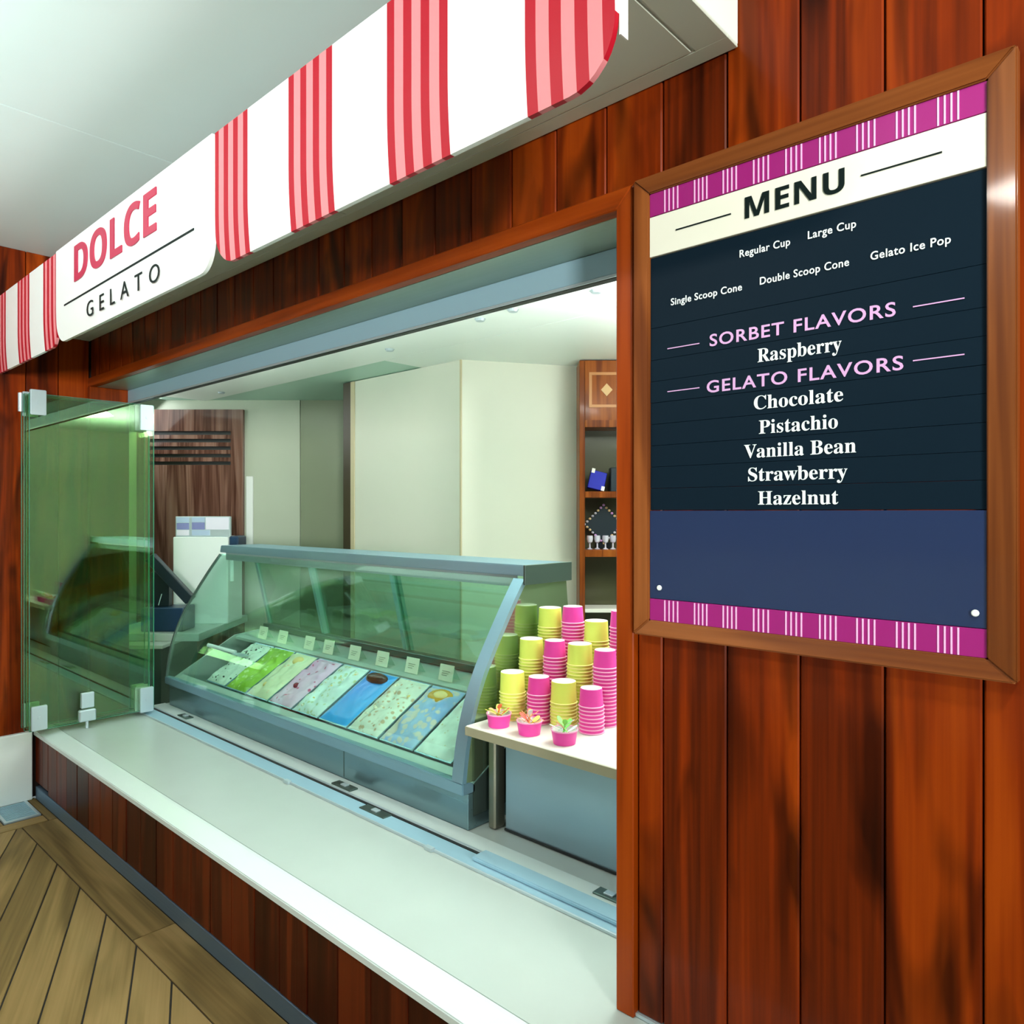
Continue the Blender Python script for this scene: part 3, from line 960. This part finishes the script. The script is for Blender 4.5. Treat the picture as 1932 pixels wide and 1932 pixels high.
magenta_band(2.292, 2.345)
magenta_band(1.347, 1.397)
box('cream_band', (ix0, ix1, YB - 0.004, -0.001, 2.197, 2.290), MCREAM, mn, 0.0008)
YT = YB - 0.0045
text(sansbold('MENU'), -0.690, -0.487, 2.224, 0.045, YT, DKLET, mn, capref=sansbold('H'), space=1.03, label='bold black lettering MENU')
for a, b_ in ((-0.856, -0.722), (-0.457, -0.320)):
    box('rule_line', (a, b_, YT - 0.001, YT, 2.242, 2.2452), DKLET, mn)
YN = YB - 0.0006
kw = dict(bold=0.012, depth=0.001)
for t_, a, b_, z_ in (('Regular Cup', -0.704, -0.595, 2.146), ('Large Cup', -0.559, -0.467, 2.149), ('Single Scoop Cone', -0.871, -0.699, 2.075),
                      ('Double Scoop Cone', -0.659, -0.480, 2.078), ('Gelato Ice Pop', -0.441, -0.307, 2.079)):
    text(t_, a, b_, z_, 0.0155, YN, LETW, mn, space=1.08, label='small white lettering ' + t_, **kw)
text('SORBET FLAVORS', -0.774, -0.397, 1.966, 0.026, YN, LETP, mn, bold=0.014, space=1.12, label='lilac capital lettering SORBET FLAVORS', depth=0.001, gap=0.45)
text('GELATO FLAVORS', -0.781, -0.384, 1.864, 0.026, YN, LETP, mn, bold=0.014, space=1.12, label='lilac capital lettering GELATO FLAVORS', depth=0.001, gap=0.45)
for z_ in (1.9755, 1.8765):
    for a, b_ in ((-0.880, -0.799), (-0.368, -0.286)):
        box('rule_line', (a, b_, YN - 0.001, YN, z_, z_ + 0.0022), LETP, mn)


def serif(s_):
    out = ''
    for c in s_:
        if 'A' <= c <= 'Z': out += chr(0x1D400 + ord(c) - 65)
        elif 'a' <= c <= 'z': out += chr(0x1D41A + ord(c) - 97)
        else: out += c
    return out


for t_, a, b_, z_ in (('Raspberry', -0.664, -0.494, 1.9155), ('Chocolate', -0.672, -0.491, 1.8165), ('Pistachio', -0.661, -0.501, 1.7645),
                      ('Vanilla Bean', -0.694, -0.467, 1.715), ('Strawberry', -0.685, -0.483, 1.6655), ('Hazelnut', -0.663, -0.500, 1.6155)):
    text(serif(t_), a, b_, z_, 0.028, YN, LETW, mn, label='white serif lettering ' + t_, depth=0.001, capref=serif('H'))
sc_ = MB().cyl((0, 0, 0), (0, -0.005, 0), 0.0062, 14).mesh('fixing_stud', WHITEP, 0.0015)
for x_ in (-0.899, -0.269):
    link('fixing_stud', sc_, mn, (x_, YB - 0.003, 1.424))

# ================================================================== FOLDING GLASS
fg = thing('folding_glass_screen', 'folded stack of green tinted glass panes with metal clamps left of the opening', 'glass screen')
gxs = (-4.672, -4.632, -4.592, -4.552)
gya, gyb = -0.365, 0.275


def clamp(parent, x_, y_, z_, hh=0.085, ww=0.075):
    o = box('clamp', (x_ - 0.013, x_ + 0.013, y_ - ww / 2, y_ + ww / 2, z_ - hh / 2, z_ + hh / 2), STEELL, parent, 0.003, segs=2)
    obj('clamp_screw', MB().cyl((x_ + 0.013, y_, z_), (x_ + 0.016, y_, z_), 0.009, 12), STEELL, parent)
    return o


for i, gx in enumerate(gxs):
    dy = [0.0, 0.012, -0.008, 0.006][i]
    pn = obj('glass_pane', MB().box(gx - 0.005, gx + 0.005, gya + dy, gyb + dy, 0.425, 2.235), GLASSP, fg)
    em = MB().box(gx - 0.0055, gx + 0.0055, gya + dy - 0.002, gya + dy, 0.425, 2.235).box(gx - 0.0055, gx + 0.0055, gyb + dy, gyb + dy + 0.002, 0.425, 2.235)
    em.box(gx - 0.0055, gx + 0.0055, gya + dy, gyb + dy, 0.423, 0.425).box(gx - 0.0055, gx + 0.0055, gya + dy, gyb + dy, 2.235, 2.237)
    obj('glass_edge', em, GLASSE, pn)
    for (yy_, zz_, hh) in ((gya + 0.04 + dy, 2.19, 0.135), (gyb - 0.04 + dy, 2.16, 0.150), (gya + 0.045 + dy, 0.49, 0.13), (gyb - 0.04 + dy, 0.485, 0.145)):
        if i in (0, 3) or yy_ > 0:
            clamp(pn, gx, yy_, zz_, hh)
for (yy_, zz_) in ((gya + 0.01, 2.19), (gyb - 0.005, 0.47)):
    obj('hinge_barrel', MB().cyl((-4.61, yy_ - 0.03, zz_ - 0.05), (-4.61, yy_ - 0.03, zz_ + 0.05), 0.012, 12), STEELL, fg, smooth=False)
lk = obj('bolt_case', MB().box(-4.540, -4.515, -0.118, -0.052, 0.505, 0.590), STEELL, fg, 0.003)
obj('bolt_case', MB().box(-4.540, -4.505, -0.130, -0.045, 0.432, 0.497), STEELL, fg, 0.006)
obj('bolt_rod', MB().cyl((-4.523, -0.088, 0.392), (-4.523, -0.088, 0.435), 0.008, 10), STEELL, fg)

# ================================================================== GELATO CASE
XR, XL = -2.0, -4.69
OUT = [(0.405, 0.575), (0.414, 0.640), (0.427, 0.720), (0.448, 0.800), (0.478, 0.885), (0.520, 0.975), (0.570, 1.058), (0.630, 1.150), (0.695, 1.245), (0.755, 1.325)]
LIN = brushed('case_liner', (0.45, 0.58, 0.50), 0.4, metal=0.3)
gc = thing('gelato_case', 'long stainless gelato display case with curved glass front behind the counter', 'display case')
# body (lower front steel, sides)
mb = MB().prism_x([(0.432, 0.392), (1.16, 0.392), (1.16, 0.78), (1.08, 0.80), (1.08, 0.44), (0.46, 0.44), (0.46, 0.53), (0.432, 0.53)], XL, XR)
obj('body', mb, STEEL, gc, 0.002)
for xx in (XL, XR - 0.012):
    mb = MB().prism_x([(0.46, 0.44), (1.08, 0.44), (1.08, 0.80), (0.86, 0.78), (0.46, 0.56)], xx, xx + 0.012)
    obj('end_wall', mb, LIN if xx == XL else STEELD, gc)
mb = MB().prism_x([(0.404, 0.530), (0.470, 0.530), (0.470, 0.560), (0.430, 0.575), (0.404, 0.575)], XL, XR)
obj('front_rail', mb, STEELB, gc, 0.003, segs=2)
box('seam_line', (-2.81, -2.806, 0.4305, 0.433, 0.40, 0.53), STEELD, gc)
# canopy top
mb = MB().prism_x([(0.758, 1.335), (0.765, 1.380), (1.045, 1.380), (1.050, 1.322)], XL, XR)
obj('top_rail', mb, STEELB, gc, 0.003, segs=2)
box('top_end_cap', (XR, XR + 0.012, 0.745, 1.055, 1.300, 1.382), STEELD, gc, 0.002)
# curved front glass
ctr = OUT
def curved(pts, x0, x1, th):
    mb = MB(); n = len(pts)
    for x_ in (x0, x1):
        for k_, (a, b_) in enumerate(pts):
            mb.v.append((x_, a, b_))
        for k_, (a, b_) in enumerate(pts):
            p = pts[max(0, k_ - 1)]; q = pts[min(n - 1, k_ + 1)]
            tx, tz = q[0] - p[0], q[1] - p[1]; l_ = math.hypot(tx, tz)
            mb.v.append((x_, a + tz / l_ * th, b_ - tx / l_ * th))
    for k_ in range(n - 1):
        mb.f += [(k_, k_ + 1, 2 * n + k_ + 1, 2 * n + k_), (n + k_, 3 * n + k_, 3 * n + k_ + 1, n + k_ + 1),
                 (k_, n + k_, n + k_ + 1, k_ + 1), (2 * n + k_, 2 * n + k_ + 1, 3 * n + k_ + 1, 3 * n + k_)]
    mb.f += [(0, 2 * n, 3 * n, n), (n - 1, 2 * n - 1, 4 * n - 1, 3 * n - 1)]
    mb.m = [0] * len(mb.f)
    return mb


def smooth_curve(pts, m_=3):
    out = []
    for i in range(len(pts) - 1):
        p0 = pts[max(i - 1, 0)]; p1 = pts[i]; p2 = pts[i + 1]; p3 = pts[min(i + 2, len(pts) - 1)]
        for k_ in range(m_):
            t = k_ / m_
            out.append(tuple(0.5 * ((2 * p1[j]) + (-p0[j] + p2[j]) * t + (2 * p0[j] - 5 * p1[j] + 4 * p2[j] - p3[j]) * t * t + (-p0[j] + 3 * p1[j] - 3 * p2[j] + p3[j]) * t ** 3) for j in range(2)))
    out.append(pts[-1])
    return out


SC = smooth_curve(OUT)
obj('front_glass', curved([(a + 0.004, b_) for a, b_ in SC], XL + 0.004, XR - 0.062, 0.006), GLASSF, gc, smooth=True)
obj('side_frame', curved([(a - 0.002, b_) for a, b_ in SC], XR - 0.06, XR, 0.020), STEELB, gc, smooth=True)
obj('side_frame', curved([(a - 0.001, b_) for a, b_ in SC], XL, XL + 0.012, 0.014), STEELD, gc, smooth=True)
# side panels following the curve
def side(x0, x1, inset, m, name):
    pts = [(a + inset, b_) for a, b_ in SC] + [(1.03, 1.325), (1.085, 0.80), (0.86, 0.79), (0.47, 0.57)]
    return obj(name, MB().prism_x(pts, x0, x1), m, gc)


side(XR - 0.008, XR - 0.002, 0.016, MIRROR, 'side_panel')
side(XL + 0.002, XL + 0.008, 0.010, GLASSF, 'side_glass')
# interior liner, gutter and rear ledge
mb = MB().prism_x([(0.472, 0.556), (0.512, 0.572), (0.512, 0.560), (0.472, 0.545)], XL + 0.012, XR - 0.014)
obj('front_gutter', mb, LIN, gc)
mb = MB().prism_x([(0.862, 0.768), (0.900, 0.778), (1.078, 0.792), (1.078, 0.775), (0.90, 0.762), (0.862, 0.752)], XL + 0.012, XR - 0.014)
obj('rear_ledge', mb, LIN, gc)
box('rear_sill', (XL + 0.012, XR - 0.014, 1.06, 1.12, 0.80, 0.835), STEELD, gc, 0.003)
# rear sliding doors with frames
def rear(x0, x1, off):
    g0 = (1.100 + off, 0.835); g1 = (0.985 + off, 1.322)
    d_ = obj('rear_door', MB().prism_x([(g0[0], g0[1]), (g0[0] + 0.006, g0[1]), (g1[0] + 0.006, g1[1]), (g1[0], g1[1])], x0 + 0.02, x1 - 0.02), GLASSR, gc)
    for a_, b_ in ((x0, x0 + 0.028), (x1 - 0.028, x1)):
        obj('door_stile', MB().prism_x([(g0[0] - 0.008, g0[1]), (g0[0] + 0.014, g0[1]), (g1[0] + 0.014, g1[1]), (g1[0] - 0.008, g1[1])], a_, b_), mat('green_alu', (0.22, 0.42, 0.36), 0.3, 0.5), d_)


GA = None
rear(XL + 0.02, -3.98, 0.0); rear(-4.01, -3.16, 0.022); rear(-3.20, XR - 0.03, 0.0)
# lamp under the top rail (lit tube)
TUBE = mat('lit_tube', (0.9, 1, 0.95), 0.4, emit=(0.78, 1.0, 0.95), es=11.0)
obj('light_tube', MB().cyl((XL + 0.06, 0.835, 1.318), (XR - 0.25, 0.835, 1.318), 0.010, 10), TUBE, gc, smooth=True)
obj('lamp_housing', MB().prism_x([(0.785, 1.336), (0.87, 1.336), (0.87, 1.332), (0.790, 1.332), (0.790, 1.285), (0.785, 1.285)], XL + 0.03, XR - 0.07), STEELL, gc)

# tubs
TILT = math.atan2(0.19, 0.33)
gel = [
    ('black-flecked white gelato in the leftmost steel tub of the case', speckle('stracciatella', (0.70, 0.86, 0.72), (0.02, 0.03, 0.02), 40, 0.085), None),
    ('bright green gelato in a steel tub, second from the left', speckle('pistachio', (0.34, 0.62, 0.06), (0.55, 0.80, 0.30), 30, 0.10, second=(0.20, 0.42, 0.02)), None),
    ('pale cream gelato in a steel tub beside the bright green one', speckle('cream_gelato', (0.78, 0.84, 0.55), (0.85, 0.62, 0.36), 22, 0.05), 'y'),
    ('pink fruit-rippled gelato in a steel tub beside the pale cream one', speckle('pink_ripple', (0.78, 0.58, 0.74), (0.55, 0.10, 0.22), 24, 0.07, second=(0.75, 0.45, 0.70)), 'r'),
    ('white gelato with pale green chunks in a steel tub beside the pink one', speckle('white_mint', (0.72, 0.90, 0.84), (0.50, 0.62, 0.36), 30, 0.10), 'c'),
    ('smooth bright blue gelato with a dark brown topping at its back', speckle('blue_gelato', (0.03, 0.26, 0.85), (0.05, 0.35, 0.85), 8, 0.01, rough=0.2, second=(0.04, 0.40, 0.86)), 'b'),
    ('creamy white gelato with tan crumbs in a steel tub right of the blue one', speckle('crumb_cream', (0.76, 0.84, 0.70), (0.55, 0.42, 0.26), 34, 0.11), 'c'),
    ('bluish mottled gelato with a golden swirl at its back, second tub from the right', speckle('blue_mottle', (0.34, 0.52, 0.72), (0.62, 0.60, 0.50), 30, 0.16, second=(0.22, 0.42, 0.74)), 'g'),
    ('pale ice-white gelato in the rightmost steel tub of the case', speckle('ice_white', (0.76, 0.92, 0.80), (0.55, 0.60, 0.30), 40, 0.06), None),
]
TW, TL, TD = 0.228, 0.372, 0.085
panm = MB()
a, b_ = TW / 2, TL
t = 0.014
panm.v = [(-a, 0, 0), (a, 0, 0), (a, b_, 0), (-a, b_, 0),
          (-a + t, t, 0), (a - t, t, 0), (a - t, b_ - t, 0), (-a + t, b_ - t, 0),
          (-a + t + 0.006, t + 0.03, -TD), (a - t - 0.006, t + 0.03, -TD), (a - t - 0.006, b_ - t - 0.006, -TD), (-a + t + 0.006, b_ - t - 0.006, -TD),
          (-a, 0, -0.006), (a, 0, -0.006), (a, b_, -0.006), (-a, b_, -0.006)]
panm.f = [(0, 1, 5, 4), (1, 2, 6, 5), (2, 3, 7, 6), (3, 0, 4, 7), (4, 5, 9, 8), (5, 6, 10, 9), (6, 7, 11, 10), (7, 4, 8, 11), (8, 9, 10, 11),
          (0, 12, 13, 1), (1, 13, 14, 2), (2, 14, 15, 3), (3, 15, 12, 0)]
panm.m = [0] * len(panm.f)
pan_mesh = panm.mesh('pan', mat('tub_steel', (0.40, 0.66, 0.74), 0.25, 0.6))
TOPB = mat('dark_brown_sauce', (0.06, 0.022, 0.012), 0.25)
TOPG = mat('golden_sauce', (0.62, 0.36, 0.04), 0.25)
TOPR = mat('dark_cherry', (0.16, 0.01, 0.03), 0.2)
TOPY = mat('pale_yellow_fruit', (0.85, 0.66, 0.25), 0.3)
TOPC = mat('pale_chip', (0.80, 0.80, 0.62), 0.4)
random.seed(11)
for i, (lb, gm, top) in enumerate(gel):
    xc = -4.245 + 0.243 * i
    tb = thing('gelato_tub', lb, 'gelato tub', (xc, 0.514, 0.583), 0, 'gelato tubs in the display case')
    tb.rotation_euler = (TILT, 0, 0)
    link('pan', pan_mesh, tb)
    NX, NY = 22, 36
    mb = MB()
    flat = (i == 5)
    for iy in range(NY + 1):
        for ix in range(NX + 1):
            u = ix / NX; v = iy / NY
            x_ = (-a + 0.004) + u * (2 * a - 0.008); y_ = 0.006 + v * (b_ - 0.012)
            ed = min(1.0, min(u, 1 - u) * 7) * min(1.0, min(v, 1 - v) * 9)
            h = (0.018 if not flat else 0.010) * ed ** 0.6
            if not flat:
                h += ed * (0.012 * noise.noise(Vector((x_ * 22 + i * 5, y_ * 13, i))) + 0.006 * noise.noise(Vector((x_ * 60, y_ * 50, i * 3.3))))
                h += ed * 0.006 * math.sin(y_ * 42 + 6 * noise.noise(Vector((x_ * 9, y_ * 5, i + 9))))
            else:
                h += ed * 0.002 * noise.noise(Vector((x_ * 30, y_ * 10, 1)))
            mb.v.append((x_, y_, h + 0.0008))
    for iy in range(NY):
        for ix in range(NX):
            q = iy * (NX + 1) + ix
            mb.f.append((q, q + 1, q + NX + 2, q + NX + 1)); mb.m.append(0)
    go = obj('gelato', mb, gm, tb, smooth=True)

    def blob(name, m_, cx_, cy_, rx, ry, hz, z_=0.012):
        mb = MB(); nn = 16
        rings = [(1.0, 0.0), (0.92, 0.45), (0.7, 0.8), (0.35, 0.97), (0.02, 1.0)]
        for rr2, hh in rings:
            for k_ in range(nn):
                an = 2 * math.pi * k_ / nn
                wv = 1 + 0.10 * noise.noise(Vector((math.cos(an) * 2 + i, math.sin(an) * 2, rr2)))
                mb.v.append((cx_ + rx * rr2 * wv * math.cos(an), cy_ + ry * rr2 * wv * math.sin(an), z_ + hz * hh))
        for r2 in range(len(rings) - 1):
            for k_ in range(nn):
                k3 = (k_ + 1) % nn
                mb.f.append((r2 * nn + k_, r2 * nn + k3, (r2 + 1) * nn + k3, (r2 + 1) * nn + k_)); mb.m.append(0)
        mb.f.append(tuple(4 * nn + k_ for k_ in range(nn))); mb.m.append(0)
        return obj(name, mb, m_, go, smooth=True)
    if top == 'b':
        blob('topping', TOPB, 0.0, b_ - 0.055, 0.085, 0.035, 0.022)
    if top == 'g':
        blob('topping', TOPG, 0.01, b_ - 0.070, 0.078, 0.045, 0.016, 0.016)
        blob('topping', TOPY, 0.02, b_ - 0.070, 0.045, 0.024, 0.010, 0.028)
    if top == 'y':
        blob('fruit_piece', TOPY, 0.01, b_ - 0.07, 0.045, 0.032, 0.018)
        blob('fruit_piece', TOPY, -0.02, 0.09, 0.022, 0.018, 0.012)
    if top == 'r':
        blob('cherry', TOPR, -0.01, 0.135, 0.020, 0.018, 0.020)
        blob('cherry', mat('pink_fruit', (0.75, 0.20, 0.35), 0.3), 0.0, 0.05, 0.022, 0.018, 0.012)
    if top == 'c':
        for k_ in range(16):
            blob('chip', [TOPC, TOPY, TOPC][k_ % 3], random.uniform(-0.08, 0.08), random.uniform(0.03, b_ - 0.06), random.uniform(0.007, 0.013), random.uniform(0.006, 0.012), 0.010, 0.012)
    # the scoop spatula stands in the first tub
# scoop
sp = thing('gelato_spatula', 'white handled spatula lying across the leftmost gelato tub', 'spatula', (-4.42, 0.62, 0.725))
mb = MB().cyl((-0.10, -0.02, 0.04), (0.10, 0.06, 0.008), 0.012, 10)
obj('handle', mb, WHITEGL, sp, smooth=True)
mb = MB().box(0.10, 0.22, 0.03, 0.085, 0.000, 0.004)
obj('blade', mb, STEELL, sp, 0.001)

# flavour tags
tagm_c = MB().prism_x([(0, 0), (0.003, 0), (0.017, 0.062), (0.014, 0.062)], -0.040, 0.040).mesh('card', mat('tag_card', (0.74, 0.82, 0.62), 0.4))
tagm_s = MB().prism_x([(0.0165, 0.05), (0.0185, 0.05), (0.048, 0.0), (0.046, 0.0)], -0.040, 0.040).mesh('easel', thin_glass('clear_acrylic', (0.85, 0.93, 0.88)))
LINEM = mat('tag_print', (0.30, 0.36, 0.25), 0.5)
tagm_l = MB()
for z_ in (0.036, 0.028, 0.020):
    q = z_ / 0.062 * 0.014
    tagm_l.box(-0.022, 0.022 - (0.036 - z_), q - 0.0012, q + 0.001, z_, z_ + 0.0022)
tagm_l = tagm_l.mesh('print', LINEM)
names_ = ['black-flecked', 'bright green', 'pale cream', 'pink', 'white and green', 'blue', 'crumb-topped cream', 'golden swirl', 'rightmost']
for i, xt in enumerate((-4.407, -4.164, -3.861, -3.659, -3.404, -3.155, -2.909, -2.652, -2.40)):
    tg = thing('flavour_tag', 'small cream card in a clear holder behind the ' + names_[i] + ' gelato tub', 'tag', (xt + 0.01, 0.895, 0.781), 0, 'flavour tags along the back of the case')
    for q_ in (link('card', tagm_c, tg), link('easel', tagm_s, tg), link('print', tagm_l, tg)):
        q_.scale = (1.22, 1.22, 1.22)

# ================================================================== SHELF AND LOWER STEEL PANEL
sh = thing('cup_shelf', 'pale stone shelf on a steel base between display case and opening jamb', 'shelf')
mb = MB().prism([(-1.985, 0.405), (-1.025, 0.405), (-1.025, 1.22), (-1.985, 1.22)], 0.765, 0.800)
obj('shelf_top', mb, SHELFTOP, sh, 0.0025)
obj('shelf_edge', MB().box(-1.986, -1.024, 0.4025, 0.4050, 0.765, 0.797), SHELFEDGE, sh)
box('steel_base', (-1.90, -1.025, 0.532, 1.20, 0.394, 0.765), brushed('cabinet_steel', (0.33, 0.47, 0.54), 0.35, metal=0.75), sh, 0.003)
box('corner_post', (-1.962, -1.925, 0.500, 0.560, 0.394, 0.765), brushed('post_steel', (0.30, 0.29, 0.22), 0.3, 'z'), sh, 0.006)
box('plinth_strip', (-1.90, -1.025, 0.526, 0.533, 0.394, 0.402), BLACK, sh)


# ================================================================== CUPS
def cup_mesh(kind):
    """inverted paper cup, origin at the rim (bottom)"""
    if kind == 'pink':
        rr2, rb, h, cm, rm = 0.0455, 0.0395, 0.066, CUPP, CUPPR
    else:
        rr2, rb, h, cm, rm = 0.0500, 0.0460, 0.080, CUPY, CUPYR
    pr = [(rr2 - 0.002, 0.0), (rr2 + 0.0018, 0.0008), (rr2 + 0.0024, 0.0026), (rr2 + 0.0014, 0.0042), (rr2 - 0.0012, 0.0048), (rb, h - 0.001), (rb - 0.001, h), (rb - 0.0035, h), (rb - 0.004, h - 0.007), (0.0, h - 0.007)]
    mis = [1, 1, 1, 1, 0, 0, 2, 2, 2]
    return MB().lathe(pr, 28, mis=mis).mesh('paper_cup', [cm, rm, PAPERW], smooth=True), h


CM = {k: cup_mesh(k) for k in ('pink', 'lime')}
PITCH = {'pink': 0.0135, 'lime': 0.0125}
cols = ['leftmost', 'second from left', 'third from left', 'rightmost']
rowd = ['front row', 'middle row', 'back row']
stacks = [
    (0, 0, 'lime', -1.925, 0.600, 0.980), (0, 1, 'pink', -1.812, 0.625, 0.978), (0, 2, 'lime', -1.715, 0.655, 0.966), (0, 3, 'pink', -1.592, 0.662, 0.962),
    (1, 0, 'lime', -1.934, 0.722, 1.093), (1, 1, 'pink', -1.828, 0.740, 1.090), (1, 2, 'lime', -1.722, 0.762, 1.088), (1, 3, 'pink', -1.607, 0.768, 1.082),
    (2, 0, 'lime', -1.937, 0.842, 1.200), (2, 1, 'pink', -1.833, 0.862, 1.222), (2, 2, 'lime', -1.728, 0.880, 1.166), (2, 3, 'pink', -1.612, 0.884, 1.220),
]
random.seed(5)


def ordn(n):
    return {1: 'top', 2: 'second', 3: 'third'}.get(n, f'{n}th')


ncup = 0
for r_, c_, kd, x_, y_, zt2 in stacks:
    me_, h_ = CM[kd]
    n_ = max(1, round((zt2 - 0.8 - h_) / PITCH[kd]) + 1)
    for k_ in range(n_):
        pos = n_ - k_
        o = link('paper_cup', me_, None, (x_ + random.uniform(-0.0008, 0.0008), y_ + random.uniform(-0.0008, 0.0008), 0.8003 + k_ * PITCH[kd]))
        where = 'topmost' if pos == 1 else (ordn(pos) + ' from the top')
        colr = 'pink' if kd == 'pink' else 'lime yellow'
        tag(o, f'{colr} paper cup, {where} of the {cols[c_]} {colr} stack, {rowd[r_]}'.replace('leftmost lime yellow', 'left lime yellow').replace('third from left lime yellow', 'right lime yellow').replace('second from left pink', 'left pink').replace('rightmost pink', 'right pink'), 'cup', 'upturned paper cups stacked on the shelf')
        ncup += 1
print('cups', ncup)

# tasting bowls with spoons
bpr = [(0.0, 0.002), (0.036, 0.002), (0.037, 0.0), (0.0385, 0.0), (0.0455, 0.045), (0.0475, 0.046), (0.0475, 0.050), (0.045, 0.050), (0.044, 0.047), (0.0375, 0.006), (0.0, 0.006)]
bm_ = MB().lathe(bpr, 30, mis=[2, 2, 2, 0, 1, 1, 1, 1, 2, 2]).mesh('paper_bowl', [CUPP, CUPPR, PAPERW], smooth=True)
SPC = {'red': mat('red_plastic', (0.75, 0.10, 0.06), 0.25), 'orange': mat('orange_plastic', (0.90, 0.36, 0.16), 0.25), 'green': mat('green_plastic', (0.24, 0.75, 0.14), 0.25),
       'yellow': mat('yellow_plastic', (0.82, 0.72, 0.12), 0.25), 'clear': mat('clear_plastic', (0.75, 0.85, 0.86), 0.15), 'olive': mat('olive_plastic', (0.40, 0.50, 0.08), 0.25)}


def spoon_mesh(m_):
    mb = MB()
    L_ = 0.085
    # flat paddle spoon along x
    outl = [(0, -0.003), (0.05, -0.0032), (0.058, -0.008), (0.072, -0.0095), (0.083, -0.007), (0.087, 0), (0.083, 0.007), (0.072, 0.0095), (0.058, 0.008), (0.05, 0.0032), (0, 0.003)]
    return mb.prism(outl, 0, 0.0016).mesh('tasting_spoon', m_, 0.0004)


SPM = {k: spoon_mesh(m_) for k, m_ in SPC.items()}
DIRS = ['right', 'back right', 'to the back', 'back left', 'left', 'front left', 'to the front', 'front right']
bowls = [(-1.890, 0.486, 'leftmost', ['red', 'olive', 'yellow', 'orange', 'yellow', 'olive', 'red', 'yellow']),
         (-1.742, 0.490, 'middle', ['orange', 'yellow', 'orange', 'red', 'orange', 'orange', 'clear', 'orange']),
         (-1.583, 0.492, 'rightmost', ['clear', 'green', 'green', 'green', 'clear', 'orange', 'green', 'clear'])]
random.seed(21)
for x_, y_, wh, sps in bowls:
    o = link('paper_bowl', bm_, None, (x_, y_, 0.8003))
    tag(o, f'small pink paper bowl with tasting spoons, {wh} of three at the shelf edge', 'bowl', 'paper bowls at the shelf edge')
    cnt = {}
    for k_, cn in enumerate(sps):
        di = k_ % 8
        az = FC + math.pi / 4 * di + random.uniform(-0.12, 0.12)
        el = R(random.uniform(22, 48))
        # spoon foot low inside the bowl on the far side, leaning out over the rim
        fo = Vector((x_ - 0.026 * math.cos(az), y_ - 0.026 * math.sin(az), 0.8003 + 0.013 + 0.0035 * k_))
        s_ = link('tasting_spoon', SPM[cn], None, fo)
        s_.rotation_euler = (random.uniform(-0.3, 0.3), -el, az)
        cnt[cn] = cnt.get(cn, 0) + 1
        tag(s_, f'{cn} plastic tasting spoon leaning ' + DIRS[di] + f' in the {wh} pink bowl', 'spoon', f'{cn} spoons in the {wh} bowl')

# ================================================================== LEFT BACK UNIT AND TILL
bu = thing('steel_side_unit', 'stainless unit with pale top left of the gelato case', 'cabinet', (0, -1.5, 0), FC)
box('unit_body', (-2.9, -2.405, 5.02, 5.6, 0.0, 0.665), STEELD, bu, 0.003)
box('unit_body_top', (-2.9, -2.385, 5.0, 5.62, 0.665, 0.690), COUNTER, bu, 0.003)
box('rear_worktop', (-2.9, -2.2, 5.15, 6.1, 0.690, 0.745), COUNTER, bu, 0.003)
# till base, tablet, printer
tl = thing('till', 'navy blue point of sale till with a tilted black screen', 'till', (*Wg(-2.49, 5.32), 0.745), FC)
obj('base', MB().box(-0.16, 0.14, -0.09, 0.12, 0.0, 0.17), NAVYPL, tl, 0.006)
obj('stand', MB().box(-0.13, 0.0, 0.00, 0.06, 0.17, 0.42), BLACKPL, tl, 0.004)
sc2 = obj('screen', MB().box(-0.215, 0.215, -0.035, 0.02, -0.038, 0.038), BLACKPL, tl, 0.006)
sc2.location = (0.03, -0.03, 0.375); sc2.rotation_euler = (0, R(47), 0)
obj('cable', MB().cyl((-0.03, -0.095, 0.19), (-0.008, -0.092, 0.27), 0.003, 8), STEELL, tl)
wt = thing('white_appliance', 'white box-shaped appliance with a dark side hood behind the till', 'appliance', (*Wg(-2.375, 5.60), 0.745), FC)
obj('housing', MB().box(-0.215, 0.205, 0.0, 0.30, 0.0, 0.665), WHITEP, wt, 0.006)
obj('side_hood', MB().prism([(0.205, 0.02), (0.275, 0.02), (0.275, 0.2), (0.205, 0.2)], 0.52, 0.67), NAVYPL, wt, 0.01)
obj('side_bracket', MB().box(0.205, 0.23, 0.05, 0.15, 0.32, 0.52), WHITEP, wt, 0.002)
ph = thing('photo_display', 'small display strip of pale blue and white pictures on top of the white appliance', 'display', (*Wg(-2.375, 5.62), 1.4105), FC)
obj('strip_frame', MB().box(-0.205, 0.215, 0.0, 0.03, 0.0, 0.155), STEELL, ph, 0.003)
PB = mat('picture_lavender', (0.20, 0.22, 0.45), 0.3)
PW = mat('picture_white', (0.80, 0.80, 0.92), 0.3)
PC = mat('picture_cyan', (0.42, 0.55, 0.72), 0.3)
for xa, xb, za, zb3, m_ in ((-0.195, -0.100, 0.055, 0.105, PB), (-0.195, -0.100, 0.108, 0.148, PC), (-0.195, -0.10, 0.01, 0.052, PW), (-0.078, 0.02, 0.055, 0.11, PB), (-0.078, 0.02, 0.113, 0.148, PC), (-0.078, 0.06, 0.01, 0.05, PC), (0.028, 0.205, 0.055, 0.148, PW)):
    obj('picture', MB().box(xa, xb, -0.002, 0.0, za, zb3), m_, ph)

for o in bpy.data.objects:
    if o.type == 'EMPTY':
        o.empty_display_size = 0.1
